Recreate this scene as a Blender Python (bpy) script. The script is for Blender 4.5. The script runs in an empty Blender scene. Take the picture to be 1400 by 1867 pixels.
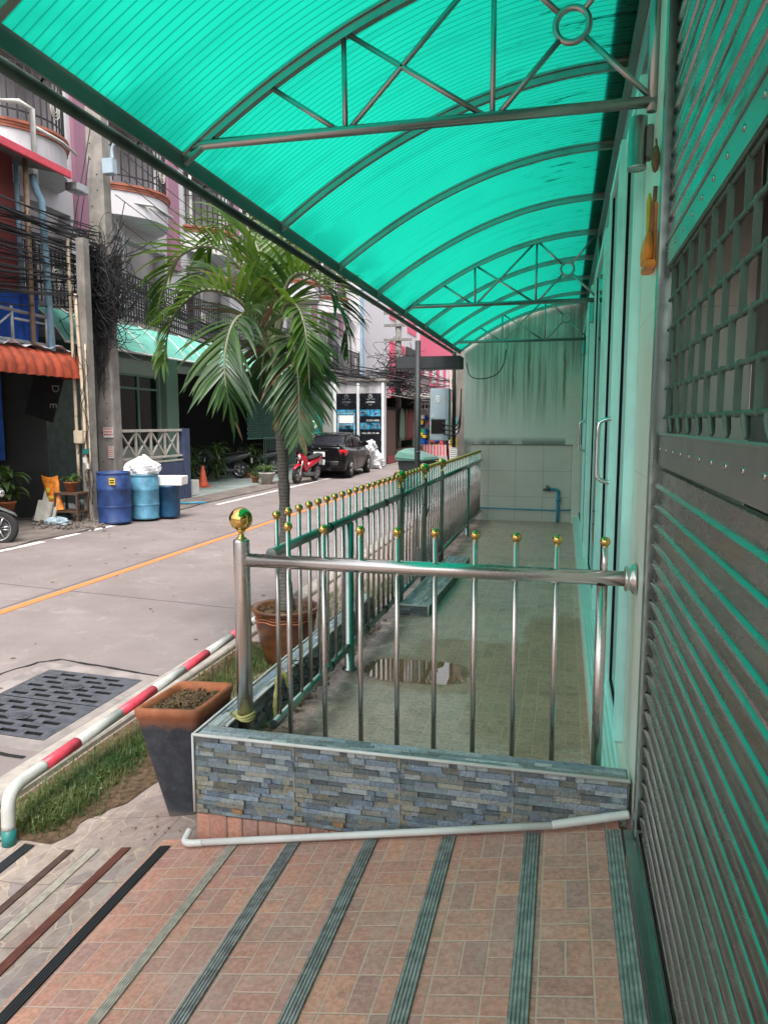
import bpy, bmesh, math, random
from mathutils import Vector, Matrix
random.seed(7)
R=math.radians
S=bpy.context.scene
COL=S.collection
# ---------------------------------------------------------------- camera
YAW,PITCH,CAMH=R(13.61),R(6.847),1.55
cam=bpy.data.cameras.new('camera'); co=bpy.data.objects.new('camera',cam); COL.objects.link(co)
cam.sensor_fit='VERTICAL'; cam.sensor_height=24; cam.sensor_width=18; cam.lens=24*1345/1867
cam.clip_start=0.05; cam.clip_end=2000
fw=Vector((-math.sin(YAW)*math.cos(PITCH),math.cos(YAW)*math.cos(PITCH),-math.sin(PITCH)))
rt=Vector((math.cos(YAW),math.sin(YAW),0)); upv=rt.cross(fw)
co.matrix_world=Matrix(((rt.x,upv.x,-fw.x,0),(rt.y,upv.y,-fw.y,0),(rt.z,upv.z,-fw.z,CAMH),(0,0,0,1)))
S.camera=co
# ---------------------------------------------------------------- sky and sun (overcast)
W=bpy.data.worlds.new('World'); S.world=W; W.use_nodes=True
nt=W.node_tree; nt.nodes.clear()
sky=nt.nodes.new('ShaderNodeTexSky'); sky.sky_type='NISHITA'; sky.sun_disc=False
sky.sun_elevation=R(60); sky.sun_rotation=R(165); sky.dust_density=4; sky.air_density=1.5
hs=nt.nodes.new('ShaderNodeHueSaturation'); hs.inputs['Saturation'].default_value=0.22
bg=nt.nodes.new('ShaderNodeBackground'); bg.inputs['Strength'].default_value=0.15
ow=nt.nodes.new('ShaderNodeOutputWorld')
nt.links.new(sky.outputs[0],hs.inputs['Color']); nt.links.new(hs.outputs[0],bg.inputs[0]); nt.links.new(bg.outputs[0],ow.inputs[0])
sl=bpy.data.lights.new('sun','SUN'); sl.energy=1.5; sl.angle=R(22); sl.color=(1,.96,.9)
so=bpy.data.objects.new('sun',sl); COL.objects.link(so)
az=R(165); el=R(60)
sd=Vector((math.sin(az)*math.cos(el),math.cos(az)*math.cos(el),math.sin(el)))
so.rotation_euler=sd.to_track_quat('Z','Y').to_euler()
S.view_settings.view_transform='Standard'; S.view_settings.look='None'; S.view_settings.gamma=1
S.view_settings.exposure=1.38
S.cycles.max_bounces=8; S.cycles.diffuse_bounces=4; S.cycles.transparent_max_bounces=12
# ---------------------------------------------------------------- node expression helper
class M:
    def __init__(s,name):
        s.m=bpy.data.materials.new(name); s.m.use_nodes=True; s.t=s.m.node_tree
        s.b=s.t.nodes['Principled BSDF']; s.o=s.t.nodes['Material Output']
    def n(s,ty,**k):
        x=s.t.nodes.new('ShaderNode'+ty)
        for a,b in k.items(): setattr(x,a,b)
        return x
    def put(s,sock,v):
        if isinstance(v,E): s.t.links.new(v.s,sock)
        elif hasattr(v,'is_output'): s.t.links.new(v,sock)
        else:
            if isinstance(v,tuple) and len(v)==3 and len(sock.default_value)==4: v=v+(1,)
            sock.default_value=v
    def math(s,op,*a):
        x=s.n('Math',operation=op)
        for i,v in enumerate(a): s.put(x.inputs[i],v)
        return E(s,x.outputs[0])
    def pos(s,obj=False):
        if obj: g=s.n('TexCoord').outputs['Object']
        else: g=s.n('NewGeometry').outputs['Position']
        x=s.n('SeparateXYZ'); s.t.links.new(g,x.inputs[0])
        return [E(s,x.outputs[i]) for i in range(3)]
    def vec(s,x,y,z):
        c=s.n('CombineXYZ'); s.put(c.inputs[0],x); s.put(c.inputs[1],y); s.put(c.inputs[2],z); return c.outputs[0]
    def noise(s,scale=5,detail=3,rough=.55,vec=None,dist=0):
        x=s.n('TexNoise'); x.inputs['Scale'].default_value=scale; x.inputs['Detail'].default_value=detail
        x.inputs['Roughness'].default_value=rough; x.inputs['Distortion'].default_value=dist
        s.t.links.new(vec if vec is not None else s.n('NewGeometry').outputs['Position'],x.inputs['Vector'])
        return E(s,x.outputs['Fac'])
    def white(s,vec):
        x=s.n('TexWhiteNoise'); s.t.links.new(vec,x.inputs['Vector']); return E(s,x.outputs['Value'])
    def ramp(s,f,*st):
        x=s.n('ValToRGB'); e=x.color_ramp.elements
        while len(e)<len(st): e.new(.5)
        for i,(p,c) in enumerate(st):
            e[i].position=p; e[i].color=tuple(c)+(1,) if isinstance(c,(tuple,list)) else (c,c,c,1)
        s.put(x.inputs[0],f); return E(s,x.outputs[0])
    def sm(s,f,a,b,lo=0.,hi=1.):
        x=s.n('MapRange'); x.interpolation_type='SMOOTHSTEP'
        s.put(x.inputs[0],f)
        for i,v in enumerate((a,b,lo,hi)): x.inputs[i+1].default_value=v
        return E(s,x.outputs[0])
    def mix(s,f,a,b,mode='MIX'):
        x=s.n('Mix',data_type='RGBA',blend_type=mode)
        s.put(x.inputs[0],f); s.put(x.inputs[6],a); s.put(x.inputs[7],b); return E(s,x.outputs[2])
    def bump(s,h,st=.3,d=.01):
        x=s.n('Bump'); x.inputs['Strength'].default_value=st; x.inputs['Distance'].default_value=d
        s.put(x.inputs['Height'],h); s.t.links.new(x.outputs[0],s.b.inputs['Normal'])
    def set(s,c=None,r=None,m=None,**k):
        if c is not None: s.put(s.b.inputs['Base Color'],c)
        if r is not None: s.put(s.b.inputs['Roughness'],r)
        if m is not None: s.put(s.b.inputs['Metallic'],m)
        for a,b in k.items(): s.put(s.b.inputs[a.replace('_',' ')],b)
        return s
class E:
    def __init__(s,m,x): s.m=m; s.s=x
    def __add__(a,b): return a.m.math('ADD',a,b)
    def __radd__(a,b): return a.m.math('ADD',a,b)
    def __sub__(a,b): return a.m.math('SUBTRACT',a,b)
    def __rsub__(a,b): return a.m.math('SUBTRACT',b,a)
    def __mul__(a,b): return a.m.math('MULTIPLY',a,b)
    def __rmul__(a,b): return a.m.math('MULTIPLY',a,b)
    def __truediv__(a,b): return a.m.math('DIVIDE',a,b)
    def fl(a): return a.m.math('FLOOR',a)
    def fr(a): return a.m.math('FRACT',a)
    def ab(a): return a.m.math('ABSOLUTE',a)
    def mod(a,b): return a.m.math('FLOORED_MODULO',a,b)
    def mn(a,b): return a.m.math('MINIMUM',a,b)
    def mx(a,b): return a.m.math('MAXIMUM',a,b)
    def lt(a,b): return a.m.math('LESS_THAN',a,b)
    def gt(a,b): return a.m.math('GREATER_THAN',a,b)
def vv(c,k=1.): return tuple(min(1,x*k) for x in c)
MT={}
def paint(name,c,r=.5,m=0.,var=.25,sc=6,bump=0,grime=0,**k):
    """plain surface with soft variation, a little grime and bump"""
    a=M(name); f=a.noise(sc,4,.6)
    col=a.mix(a.sm(f,.3,.7),vv(c,1-var),vv(c,1+var*.5))
    if grime:
        g=a.noise(sc*.6,6,.7,dist=.4); col=a.mix(a.sm(g,.52,.72)*grime,col,vv(c,.35))
    a.set(col,a.sm(f,.2,.8,max(.02,r-.08),min(1,r+.1)),m,**k)
    if bump: a.bump(a.noise(sc*12,3),bump,.004)
    MT[name]=a.m; return a.m
def streak(name,c,dark,amt=.6,sc=9,r=.7):
    """wall paint with vertical run-down stains"""
    a=M(name); x,y,z=a.pos()
    f=a.noise(1,5,.65,vec=a.vec(x*sc,y*sc,z*.7)); g=a.noise(1.3,4,.6)
    col=a.mix(a.sm(f,.48,.75)*a.sm(g,.3,.65)*amt,c,dark); col=a.mix(a.sm(a.noise(30,3),.4,.7)*.12,col,dark)
    a.set(col,r); a.bump(a.noise(60,3),.15,.003); MT[name]=a.m; return a.m
# tile and paving patterns ------------------------------------------------
def basket(name,pal,grout,m=.155,gw=.028,ox=0,oy=0,grain=False,puddle=False,yoff=0.,gr=.6):
    a=M(name); x,y,z=a.pos(); u=(x+ox)/m; v=(y+oy)/m
    iu=u.fl(); iv=v.fl(); par=(iu+iv*1.0).mod(2.0); fu=u.fr(); fv=v.fr()
    par=a.white(a.vec(iu,iv,3.1)).lt(.35)*(1-par)*1.0+par*a.white(a.vec(iu,iv,9.1)).lt(.9)
    loc=fu*par+fv*(1.0-par)
    half=loc.gt(.5)
    wh=a.white(a.vec(iu*3.1+half*1.7,iv*2.3,half+par*5.0))
    d=fu.mn(1-fu).mn(fv.mn(1-fv)); d=d.mn((loc-.5).ab())
    wob=(a.noise(40,3)-.5)*.012
    g=a.sm(d+wob,gw*.55,gw*1.5)
    mott=a.noise(55,5,.7); big=a.noise(2.2,4,.6)
    c=a.ramp(wh,*[(i/(len(pal)-1),p) for i,p in enumerate(pal)])
    m3=a.noise(16,6,.75,dist=.6)
    c=a.mix(a.sm(mott,.38,.62)*.6,c,a.mix(1.0,c,(.60,.52,.5),'MULTIPLY'))
    c=a.mix(a.sm(m3,.50,.66)*.55,c,(.36,.27,.19))
    c=a.mix(a.sm(a.noise(130,3,.7),.52,.66)*.35,c,(.46,.36,.28))
    c=a.mix(a.sm(a.noise(11,5,.7),.56,.7)*.4,c,(.16,.10,.10))
    if grain:
        gr2=a.noise(1,5,.65,vec=a.vec(x*14,y*95,z)); c=a.mix(a.sm(gr2,.45,.7)*.45,c,vv(pal[0],.5))
    c=a.mix(a.sm(big,.5,.75)*.35,c,vv(pal[0],.55)); st=a.noise(3.7,6,.75,dist=.5); c=a.mix(a.sm(st,.57,.66)*.4,c,(.20,.15,.12)); dust=a.noise(1.7,5,.7); c=a.mix(a.sm(dust,.52,.68)*.30,c,(.50,.43,.37)); ws=a.noise(23,3,.8); c=a.mix(a.sm(ws,.71,.73)*.6,c,(.6,.56,.5))
    c=a.mix((1.0-g)*a.sm(a.noise(5,5,.7),.25,.6,.45,1.),c,grout)
    rough=a.sm(mott,.3,.7,gr-.1,gr+.15)
    if puddle:
        # shallow water lying on the terrace, with a brown silt rim
        n=a.noise(2.6,4,.6); n2=a.noise(9,4,.6)
        def blob(cx,cy,rx,ry):
            ex=((x-cx)/rx).ab(); ey=((y-cy)/ry).ab(); return ex*ex*ex+ey*ey*ey
        b=blob(-.35,4.42,.95,.36).mn(blob(-.10,4.3,.42,.95)).mn(blob(.0,5.3,.25,.8)).mn(blob(-.45,4.9,.5,.3))
        b=b+(n-.5)*1.7+(n2-.5)*.9
        wet=a.sm(b,.6,1.2,1.,0.)
        c=a.mix(wet*.8,c,a.mix(1.0,c,(.72,.58,.42),'MULTIPLY'))
        w2=blob(-.86,4.42,.36,.23)+(n-.5)*1.1+(n2-.5)*.6
        pud=a.sm(w2,.75,1.1,1.,0.)
        c=a.mix(pud*.75,c,a.mix(1.0,c,(.5,.36,.24),'MULTIPLY'))
        silt=a.sm(x,-1.02,-1.22)*a.sm(n+n2*.6,.6,.9)+a.sm(y,11.2,11.7)*.3; c=a.mix(silt*.8,c,(.06,.055,.045))
        big2=a.noise(1.1,5,.65); c=a.mix(a.sm(big2,.5,.7)*.35,c,a.mix(1.0,c,(.6,.55,.5),'MULTIPLY'))
        sp2=a.noise(5,6,.75); c=a.mix(a.sm(sp2,.60,.66)*.5,c,(.16,.13,.10))
        rough=rough*(1.0-wet*.12); rough=rough*(1-pud)+pud*.02
        h=(g*.6+mott*.25)*(1-pud)
        a.bump(h,.5,.004)
    else: a.bump(g*.7+mott*.3,.6,.004)
    a.set(c,rough); MT[name]=a.m; return a.m
def crazy(name,pal,grout,sc=8.,w=.035,tile=.6,ro=.6):
    a=M(name); x,y,z=a.pos()
    def vo(feat):
        v=a.n('TexVoronoi',feature=feat); v.inputs['Scale'].default_value=sc
        nz=a.n('TexNoise'); nz.inputs['Scale'].default_value=6; 
        mx=a.n('MixRGB'); mx.blend_type='ADD'; mx.inputs[0].default_value=.05
        gp=a.n('NewGeometry').outputs['Position']
        mp=a.n('Mapping'); mp.inputs['Scale'].default_value=(1.,.62,0)
        a.t.links.new(gp,mp.inputs[0]); a.t.links.new(gp,nz.inputs['Vector'])
        a.t.links.new(mp.outputs[0],mx.inputs[1]); a.t.links.new(nz.outputs['Color'],mx.inputs[2])
        a.t.links.new(mx.outputs[0],v.inputs['Vector']); return v
    d=E(a,vo('DISTANCE_TO_EDGE').outputs['Distance']); cl=vo('F1').outputs['Color']
    s3=a.n('SeparateColor'); a.t.links.new(cl,s3.inputs[0]); wh=E(a,s3.outputs[0])
    c=a.ramp(wh,*[(i/(len(pal)-1),p) for i,p in enumerate(pal)])
    mott=a.noise(25,6,.7); c=a.mix(a.sm(a.noise(9,6,.75),.5,.65)*.4,c,(.42,.36,.32)); c=a.mix(a.sm(mott,.4,.7)*.55,c,a.mix(1.0,c,(.6,.55,.55),'MULTIPLY'))
    gwob=a.noise(7,3); g=a.sm(d*1.0,w*.4,w); vis=a.sm(gwob,.35,.6)
    c=a.mix((1-g)*vis*.9,c,grout)
    fu=((x+.1)/tile).fr(); fv=((y+.25)/tile).fr(); t=fu.mn(1-fu).mn(fv.mn(1-fv))
    tg=a.sm(t,.004,.011); c=a.mix((1-tg)*.75,c,(.13,.10,.085))
    dirt=a.noise(1.6,5,.65); c=a.mix(a.sm(dirt,.5,.75)*.35,c,(.16,.12,.1))
    a.set(c,ro); a.bump(g*.5+tg*.6+mott*.3,.4,.004); MT[name]=a.m; return a.m
def wooden(name,c,d): 
    a=M(name); x,y,z=a.pos(); f=a.noise(1,4,.6,vec=a.vec(x*20,y*20,z*3)); a.set(a.mix(a.sm(f,.35,.7),c,d),.7); MT[name]=a.m; return a.m

RED=[(.58,.275,.20),(.48,.24,.195),(.62,.31,.22),(.43,.24,.21),(.56,.30,.235)]
basket('ramp_tile',RED,(.50,.36,.29),ox=.03,oy=-.008,gw=.02)
basket('base_tile_front',RED,(.35,.24,.18),ox=.03)
GRY=[(.68,.47,.40),(.74,.52,.44),(.61,.43,.37),(.77,.55,.47)]
basket('terrace_tile',GRY,(.62,.50,.42),m=.155,gw=.02,ox=.03,oy=.03,grain=True,puddle=True,gr=.42)
crazy('crazy_ramp',[(.27,.20,.175),(.33,.26,.22),(.25,.20,.19),(.36,.29,.25)],(.44,.345,.26),sc=15,w=.05,tile=.4)
crazy('crazy_walk',[(.30,.22,.195),(.34,.26,.23),(.27,.21,.19)],(.46,.37,.29),sc=9,w=.03,tile=.42)
def road_mat():
    a=M('road'); x,y,z=a.pos()
    f=a.noise(1.1,5,.65); g=a.noise(70,4,.7); h=a.noise(9,5,.6)
    c=a.mix(a.sm(f,.3,.7),(.18,.148,.143),(.24,.203,.198)); c=a.mix(a.sm(g,.35,.7)*.4,c,(.17,.135,.13))
    c=a.mix(a.sm(h,.62,.75)*.5,c,(.12,.10,.10))
    k=a.noise(.45,6,.7); c=a.mix(a.sm(k,.50,.62)*.30,c,(.15,.12,.115)); k2=a.noise(3.3,6,.75,dist=.8); c=a.mix(a.sm(k2,.56,.66)*.35,c,(.33,.285,.275)); k3=a.noise(26,4,.8); c=a.mix(a.sm(k3,.64,.70)*.6,c,(.08,.065,.062))
    # tyre-worn bands along the street and rough verge near the far edge
    b=a.noise(1,4,.6,vec=a.vec(x*2.2,y*.12,z)); c=a.mix(a.sm(b,.5,.7)*.28,c,(.15,.125,.12))
    v=a.noise(3,6,.7); c=a.mix(a.sm(x*-1.0,7.2,8.4)*a.sm(v,.4,.62)*.7,c,(.12,.105,.095))
    # expansion joints across the slab every 5.6 m, slightly wandering
    yy=(y+x*.055+(a.noise(2,3)-.5)*.05-6.93)/5.6; d=(yy.fr()-.5).ab()
    c=a.mix(a.sm(d,.4968,.4982)*.85,c,(.06,.05,.05))
    # hairline crack along the orange line
    e=(x+5.62+(a.noise(1.5,4,.7)-.5)*.05).ab(); c=a.mix(a.sm(e,.012,.03,1.,0.)*.8,c,(.08,.07,.07))
    a.set(c,.85); a.bump(g*.6+h*.5,.35,.006); MT['road']=a.m
road_mat()
def line_mat(name,c,wear):
    a=M(name); w=a.noise(14,6,.75); c2=a.mix(a.sm(w,wear,wear+.12),c,(.30,.25,.24)); a.set(c2,.7); MT[name]=a.m
line_mat('orange_line',(.60,.19,.055),.62); line_mat('white_line',(.68,.66,.64),.50)
paint('curb_concrete',(.34,.30,.27),.85,var=.25,sc=5,bump=.4,grime=.5)
paint('concrete',(.235,.215,.195),.85,var=.3,sc=3,bump=.5,grime=.5)
paint('concrete_dark',(.19,.18,.17),.85,var=.3,sc=3,bump=.5,grime=.6)
paint('soil',(.13,.085,.055),1.,var=.5,sc=30,bump=1,Specular_IOR_Level=.05); paint('grille_paint',(.10,.165,.13),.5,.2,var=.2,sc=9); paint('gutter',(.02,.055,.04),.5,var=.5,sc=9,grime=.6)
paint('verge',(.17,.14,.125),.9,var=.4,sc=2.5,bump=.6,grime=.6)
paint('forecourt',(.27,.31,.29),.8,var=.25,sc=1.5,bump=.3,grime=.5)
paint('iron',(.085,.088,.105),.55,.2,var=.3,sc=20,bump=.5)
paint('void',(.006,.006,.006),.9,var=0)
paint('ground_far',(.12,.11,.1),.9,sc=1)
def steel(name,c,r,dirt=.2):
    a=M(name); x,y,z=a.pos(); f=a.noise(1,3,.6,vec=a.vec(x*40,y*40,z*1.5)); g=a.noise(3,5,.7)
    col=a.mix(a.sm(g,.45,.75)*dirt,c,vv(c,.45)); a.set(col,a.sm(g,.3,.7,r-.03,r+.05),1.)
    a.bump(a.noise(9,2),.02,.01); MT[name]=a.m
steel('steel',(.62,.58,.56),.25); steel('steel_dull',(.42,.42,.41),.32,.5)
def slatm():
    a=M('shutter_steel'); x,y,z=a.pos()
    g=a.noise(4,4,.6); s1=a.noise(1,4,.7,vec=a.vec(x,y*9,z*30)); sc=a.noise(1,3,.6,vec=a.vec(x,y*60,z*14),dist=1.5)
    col=a.mix(a.sm(g,.4,.75)*.5,(.40,.385,.365),(.26,.24,.22)); col=a.mix(a.sm(sc,.73,.76)*a.sm(g,.5,.6)*.25,col,(.7,.68,.65))
    a.set(col,a.sm(s1,.4,.7,.20,.32),1.); a.bump(a.noise(1,2,.5,vec=a.vec(x*3,y*3,z*9)),.10,.02); MT['shutter_steel']=a.m
slatm()
steel('plate_steel',(.40,.40,.38),.34,.4)
a=M('brass'); g=a.noise(12,4); a.set(a.mix(a.sm(g,.45,.8)*.4,(.66,.45,.14),(.25,.15,.06)),a.sm(g,.4,.75,.06,.22),1.); MT['brass']=a.m
steel('green_lit_steel',(.32,.37,.35),.30,.6)  # steel copy with the canopy's green reflection put into its colour
# polycarbonate sheet: translucent, fluted, flecked with dirt
a=M('polycarbonate'); x,y,z=a.pos()
fl=((y/.042).fr()-.5).ab(); line=a.sm(fl,.37,.48); 
d1=a.noise(1,4,.7,vec=a.vec(x*4,y*26,z*2)); near=a.sm(x,-.75,.1); low=a.sm(x,-1.66,-1.35,1.,0.)
fk=a.noise(1,3,.6,vec=a.vec(x*9,y*30,z*2)); drip=a.noise(1,4,.65,vec=a.vec(x*.8,y*7,0)); specks=(a.sm(d1,.585,.615)*near*a.sm(a.noise(3.1,3),.42,.58)+a.sm(fk,.75,.78)*.8).mn(1.0); cloud=a.noise(2.2,4,.6)
base=a.mix(a.sm(cloud,.3,.7)*.35,(.006,.45,.305),(.004,.36,.245))
base=a.mix(line*.75,base,(.0,.14,.105)); base=a.mix(a.sm(drip,.5,.68)*.28,base,(.004,.22,.15)); base=a.mix(specks*.9,base,(.0,.05,.035)); base=a.mix(low*a.sm(cloud,.35,.6)*.55,base,(.0,.16,.11))
tr=a.n('BsdfTranslucent'); a.put(tr.inputs[0],base)
di=a.n('BsdfDiffuse'); a.put(di.inputs[0],base)
gl=a.n('BsdfGlossy'); gl.inputs['Roughness'].default_value=.25; a.put(gl.inputs[0],(.8,.9,.85))
m1=a.n('MixShader'); m1.inputs[0].default_value=.12; m2=a.n('MixShader'); m2.inputs[0].default_value=.05
a.t.links.new(tr.outputs[0],m1.inputs[1]); a.t.links.new(di.outputs[0],m1.inputs[2]); a.t.links.new(m1.outputs[0],m2.inputs[1]); a.t.links.new(gl.outputs[0],m2.inputs[2])
bp=a.n('Bump'); bp.inputs['Strength'].default_value=.4; bp.inputs['Distance'].default_value=.003; a.put(bp.inputs['Height'],a.noise(120,2)+line); a.t.links.new(bp.outputs[0],gl.inputs['Normal'])
a.t.links.new(m2.outputs[0],a.o.inputs[0]); MT['polycarbonate']=a.m
a=M('awning_sheet'); tr=a.n('BsdfTranslucent'); tr.inputs[0].default_value=(.20,.62,.50,1); di=a.n('BsdfDiffuse'); 
a.put(di.inputs[0],a.mix(a.sm(a.noise(3,5),.4,.7),(.24,.62,.52),(.16,.46,.38))); m1=a.n('MixShader'); m1.inputs[0].default_value=.75
a.t.links.new(tr.outputs[0],m1.inputs[1]); a.t.links.new(di.outputs[0],m1.inputs[2]); a.t.links.new(m1.outputs[0],a.o.inputs[0]); MT['awning_sheet']=a.m
def glass(name,tint,refl=.0):
    a=M(name); tb=a.n('BsdfTransparent'); tb.inputs[0].default_value=tint+(1,); gb=a.n('BsdfGlossy'); gb.inputs['Roughness'].default_value=.015
    fr=a.n('Fresnel'); fr.inputs[0].default_value=1.5; f=E(a,fr.outputs[0])+refl; ms=a.n('MixShader'); a.put(ms.inputs[0],f.mn(1.0))
    a.t.links.new(tb.outputs[0],ms.inputs[1]); a.t.links.new(gb.outputs[0],ms.inputs[2]); a.t.links.new(ms.outputs[0],a.o.inputs[0]); MT[name]=a.m
glass('glass',(.72,.82,.8),.10); glass('dark_glass',(.12,.15,.15),.05)
# painted and printed things
paint('white_upvc',(.74,.78,.78),.35,var=.06); paint('white_plastic',(.62,.62,.60),.35,var=.08,grime=.15)
paint('alu_cyan_lit',(.55,.93,.88),.35,.2,var=.08); paint('curtain',(.12,.72,.68),.8,var=.15,sc=3)  # cyan light reflected from the canopy is put into both base colours
paint('red_paint',(.62,.055,.09),.45,var=.2,sc=14,grime=.15); paint('pipe_white',(.46,.46,.44),.4,var=.12,sc=10,grime=.2)
paint('teal_paint',(.015,.17,.16),.5); paint('band_paint',(.11,.115,.105),.55,var=.3,sc=4,grime=.5); paint('black_strip',(.025,.028,.032),.55,sc=30); paint('grey_strip',(.30,.31,.30),.45,.35,var=.4,sc=25,grime=.5)
paint('cream_strip',(.48,.43,.37),.55,sc=25,grime=.3); paint('brown_strip',(.17,.06,.045),.55,sc=25); paint('umber_strip',(.12,.07,.06),.55,sc=25)
paint('surround',(.25,.215,.205),.85,var=.25,sc=5,bump=.5,grime=.7); paint('terracotta',(.38,.125,.055),.8,var=.35,sc=9,bump=.4,grime=.3)
a=M('pot_black'); x,y,z=a.pos(); g=a.noise(18,5,.7); f=a.noise(150,3,.7); h=a.noise(6,5,.7)
c=a.mix(a.sm(g,.35,.7),(.022,.026,.034),(.045,.050,.064)); c=a.mix(a.sm(f,.63,.70)*.5,c,(.16,.16,.17)); c=a.mix(a.sm(h,.58,.68)*.5,c,(.075,.078,.085))
c=a.mix(a.sm(z+(h-.5)*.16,.10,.15)*.85,c,(.22,.08,.04)); c=a.mix(a.sm(z+(g-.5)*.1,-.33,-.37)*.6,c,(.16,.13,.11))
a.set(c,.72); a.bump(g+f,.5,.004); MT['pot_black']=a.m
def glazed():
    a=M('glazed_pot'); x,y,z=a.pos(); f=a.noise(1,4,.6,vec=a.vec(x*3,y*3,z*16)); w=a.n('TexVoronoi'); w.inputs['Scale'].default_value=16
    d=E(a,w.outputs['Distance']); rings=((d*7.0).fr()-.5).ab(); c=a.mix(a.sm(f,.4,.65),(.05,.018,.011),(.11,.042,.014)); c=a.mix(a.sm(rings,.36,.46)*.35*a.sm(z,-.30,-.05),c,(.34,.17,.075))
    a.set(c,.28); MT['glazed_pot']=a.m
glazed()
for n,c in dict(drum_blue=(.02,.05,.17),drum_cyan=(.075,.23,.34),drum_teal=(.012,.08,.18)).items(): paint(n,c,.5,var=.35,sc=5,grime=.8,bump=.15)
paint('foam_white',(.82,.82,.80),.8,var=.05); paint('bag_white',(.75,.76,.78),.35,var=.15,sc=9,Transmission_Weight=.2)
paint('yellow',(.65,.45,.05),.5); paint('bag_orange',(.80,.25,.03),.5,var=.35,sc=10); paint('cloth_yellow',(.45,.42,.16),.8,sc=20)
paint('cream_duct',(.55,.45,.33),.6,var=.15,sc=8,grime=.3); paint('cable',(.012,.012,.014),.6,var=0); paint('cable_grey',(.16,.16,.17),.6,var=0)
streak('wall_white',(.56,.535,.56),(.28,.26,.28),.5); streak('wall_mauve',(.29,.14,.20),(.19,.09,.13),.6); streak('wall_red',(.27,.055,.055),(.16,.04,.04),.5)
streak('wall_grey',(.33,.33,.31),(.16,.16,.15),.7); streak('wall_green',(.15,.24,.19),(.08,.13,.1),.5); paint('terracotta_trim',(.33,.10,.06),.7,var=.25,sc=8)
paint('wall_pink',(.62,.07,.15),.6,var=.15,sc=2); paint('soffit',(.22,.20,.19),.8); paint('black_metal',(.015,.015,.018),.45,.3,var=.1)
paint('pipe_blue',(.24,.42,.55),.5,var=.2,grime=.2); paint('pipe_brown',(.27,.19,.13),.45,.3,var=.3); paint('tap_blue',(.03,.27,.42),.4,var=.1)
paint('orange_awning',(.36,.06,.025),.65,var=.35,sc=6,grime=.8); paint('tarp_blue',(.01,.08,.42),.45,var=.3,sc=4); paint('grey_paint',(.30,.31,.33),.45,var=.2,grime=.3)
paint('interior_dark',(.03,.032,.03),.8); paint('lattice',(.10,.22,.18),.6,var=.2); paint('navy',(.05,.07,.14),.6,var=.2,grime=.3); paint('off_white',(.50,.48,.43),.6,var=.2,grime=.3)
paint('car_black',(.005,.005,.006),.16,0,var=0,Specular_IOR_Level=.32); paint('rubber',(.018,.018,.018),.8,var=.1); paint('alloy',(.45,.45,.45),.3,.9); paint('chrome',(.75,.75,.75),.1,1.,var=0)
paint('tail_red',(.55,.01,.02),.15,var=.1); paint('plate',(.65,.66,.66),.4,var=.05); paint('moto_red',(.50,.01,.03),.2,var=.1,Coat_Weight=.6); paint('moto_grey',(.09,.10,.10),.4)
paint('poster_black',(.008,.009,.014),.3,var=0); paint('poster_blue',(.05,.30,.48),.35,var=.9,sc=3); paint('ink_white',(.75,.75,.75),.5,var=0); paint('ink_grey',(.2,.2,.21),.5,var=0)
paint('cone_orange',(.70,.11,.04),.5); paint('bin_green',(.08,.19,.155),.45,var=.1); paint('bin_dark',(.02,.03,.03),.5); paint('cabinet',(.30,.38,.43),.45,var=.12,sc=3,grime=.15)
paint('green_box',(.01,.30,.12),.5); paint('brown_door',(.12,.065,.05),.6); paint('wood',(.10,.055,.035),.7,sc=12); paint('ink_red',(.5,.03,.04),.5); paint('ink_blue',(.03,.1,.45),.5); paint('ink_teal',(.03,.4,.36),.5)
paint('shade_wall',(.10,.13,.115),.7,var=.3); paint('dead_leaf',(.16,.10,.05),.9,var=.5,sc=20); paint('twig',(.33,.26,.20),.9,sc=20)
def leaf(name,c1,c2,tl=.4):
    a=M(name); x,y,z=a.pos(); f=a.noise(3.5,4,.6); col=a.mix(a.sm(f,.3,.7),c1,c2)
    tr=a.n('BsdfTranslucent'); a.put(tr.inputs[0],a.mix(1.0,col,(1.,1.,.35),'MULTIPLY')); ms=a.n('MixShader'); ms.inputs[0].default_value=tl
    a.set(col,.38); a.t.links.new(a.b.outputs[0],ms.inputs[1]); a.t.links.new(tr.outputs[0],ms.inputs[2]); a.t.links.new(ms.outputs[0],a.o.inputs[0]); MT[name]=a.m
leaf('palm_leaf',(.045,.115,.028),(.11,.19,.03),.42); leaf('palm_leaf_dark',(.03,.075,.03),(.06,.115,.035),.3); leaf('shrub_leaf',(.05,.13,.04),(.16,.22,.08)); leaf('grass_blade',(.05,.11,.03),(.16,.19,.07))
def trunkm():
    a=M('palm_trunk'); x,y,z=a.pos(); w=((z*36.0+(a.noise(4,2)-.5)*1.2).fr()-.5).ab(); g=a.noise(40,4)
    c=a.mix(a.sm(w,.30,.48),(.10,.09,.08),(.035,.032,.03)); c=a.mix(a.sm(g,.4,.7)*.4,c,(.15,.14,.12)); a.set(c,.9); a.bump(1-w,.6,.006); MT['palm_trunk']=a.m
trunkm(); paint('crownshaft',(.16,.17,.10),.45,var=.3,sc=4)
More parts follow.
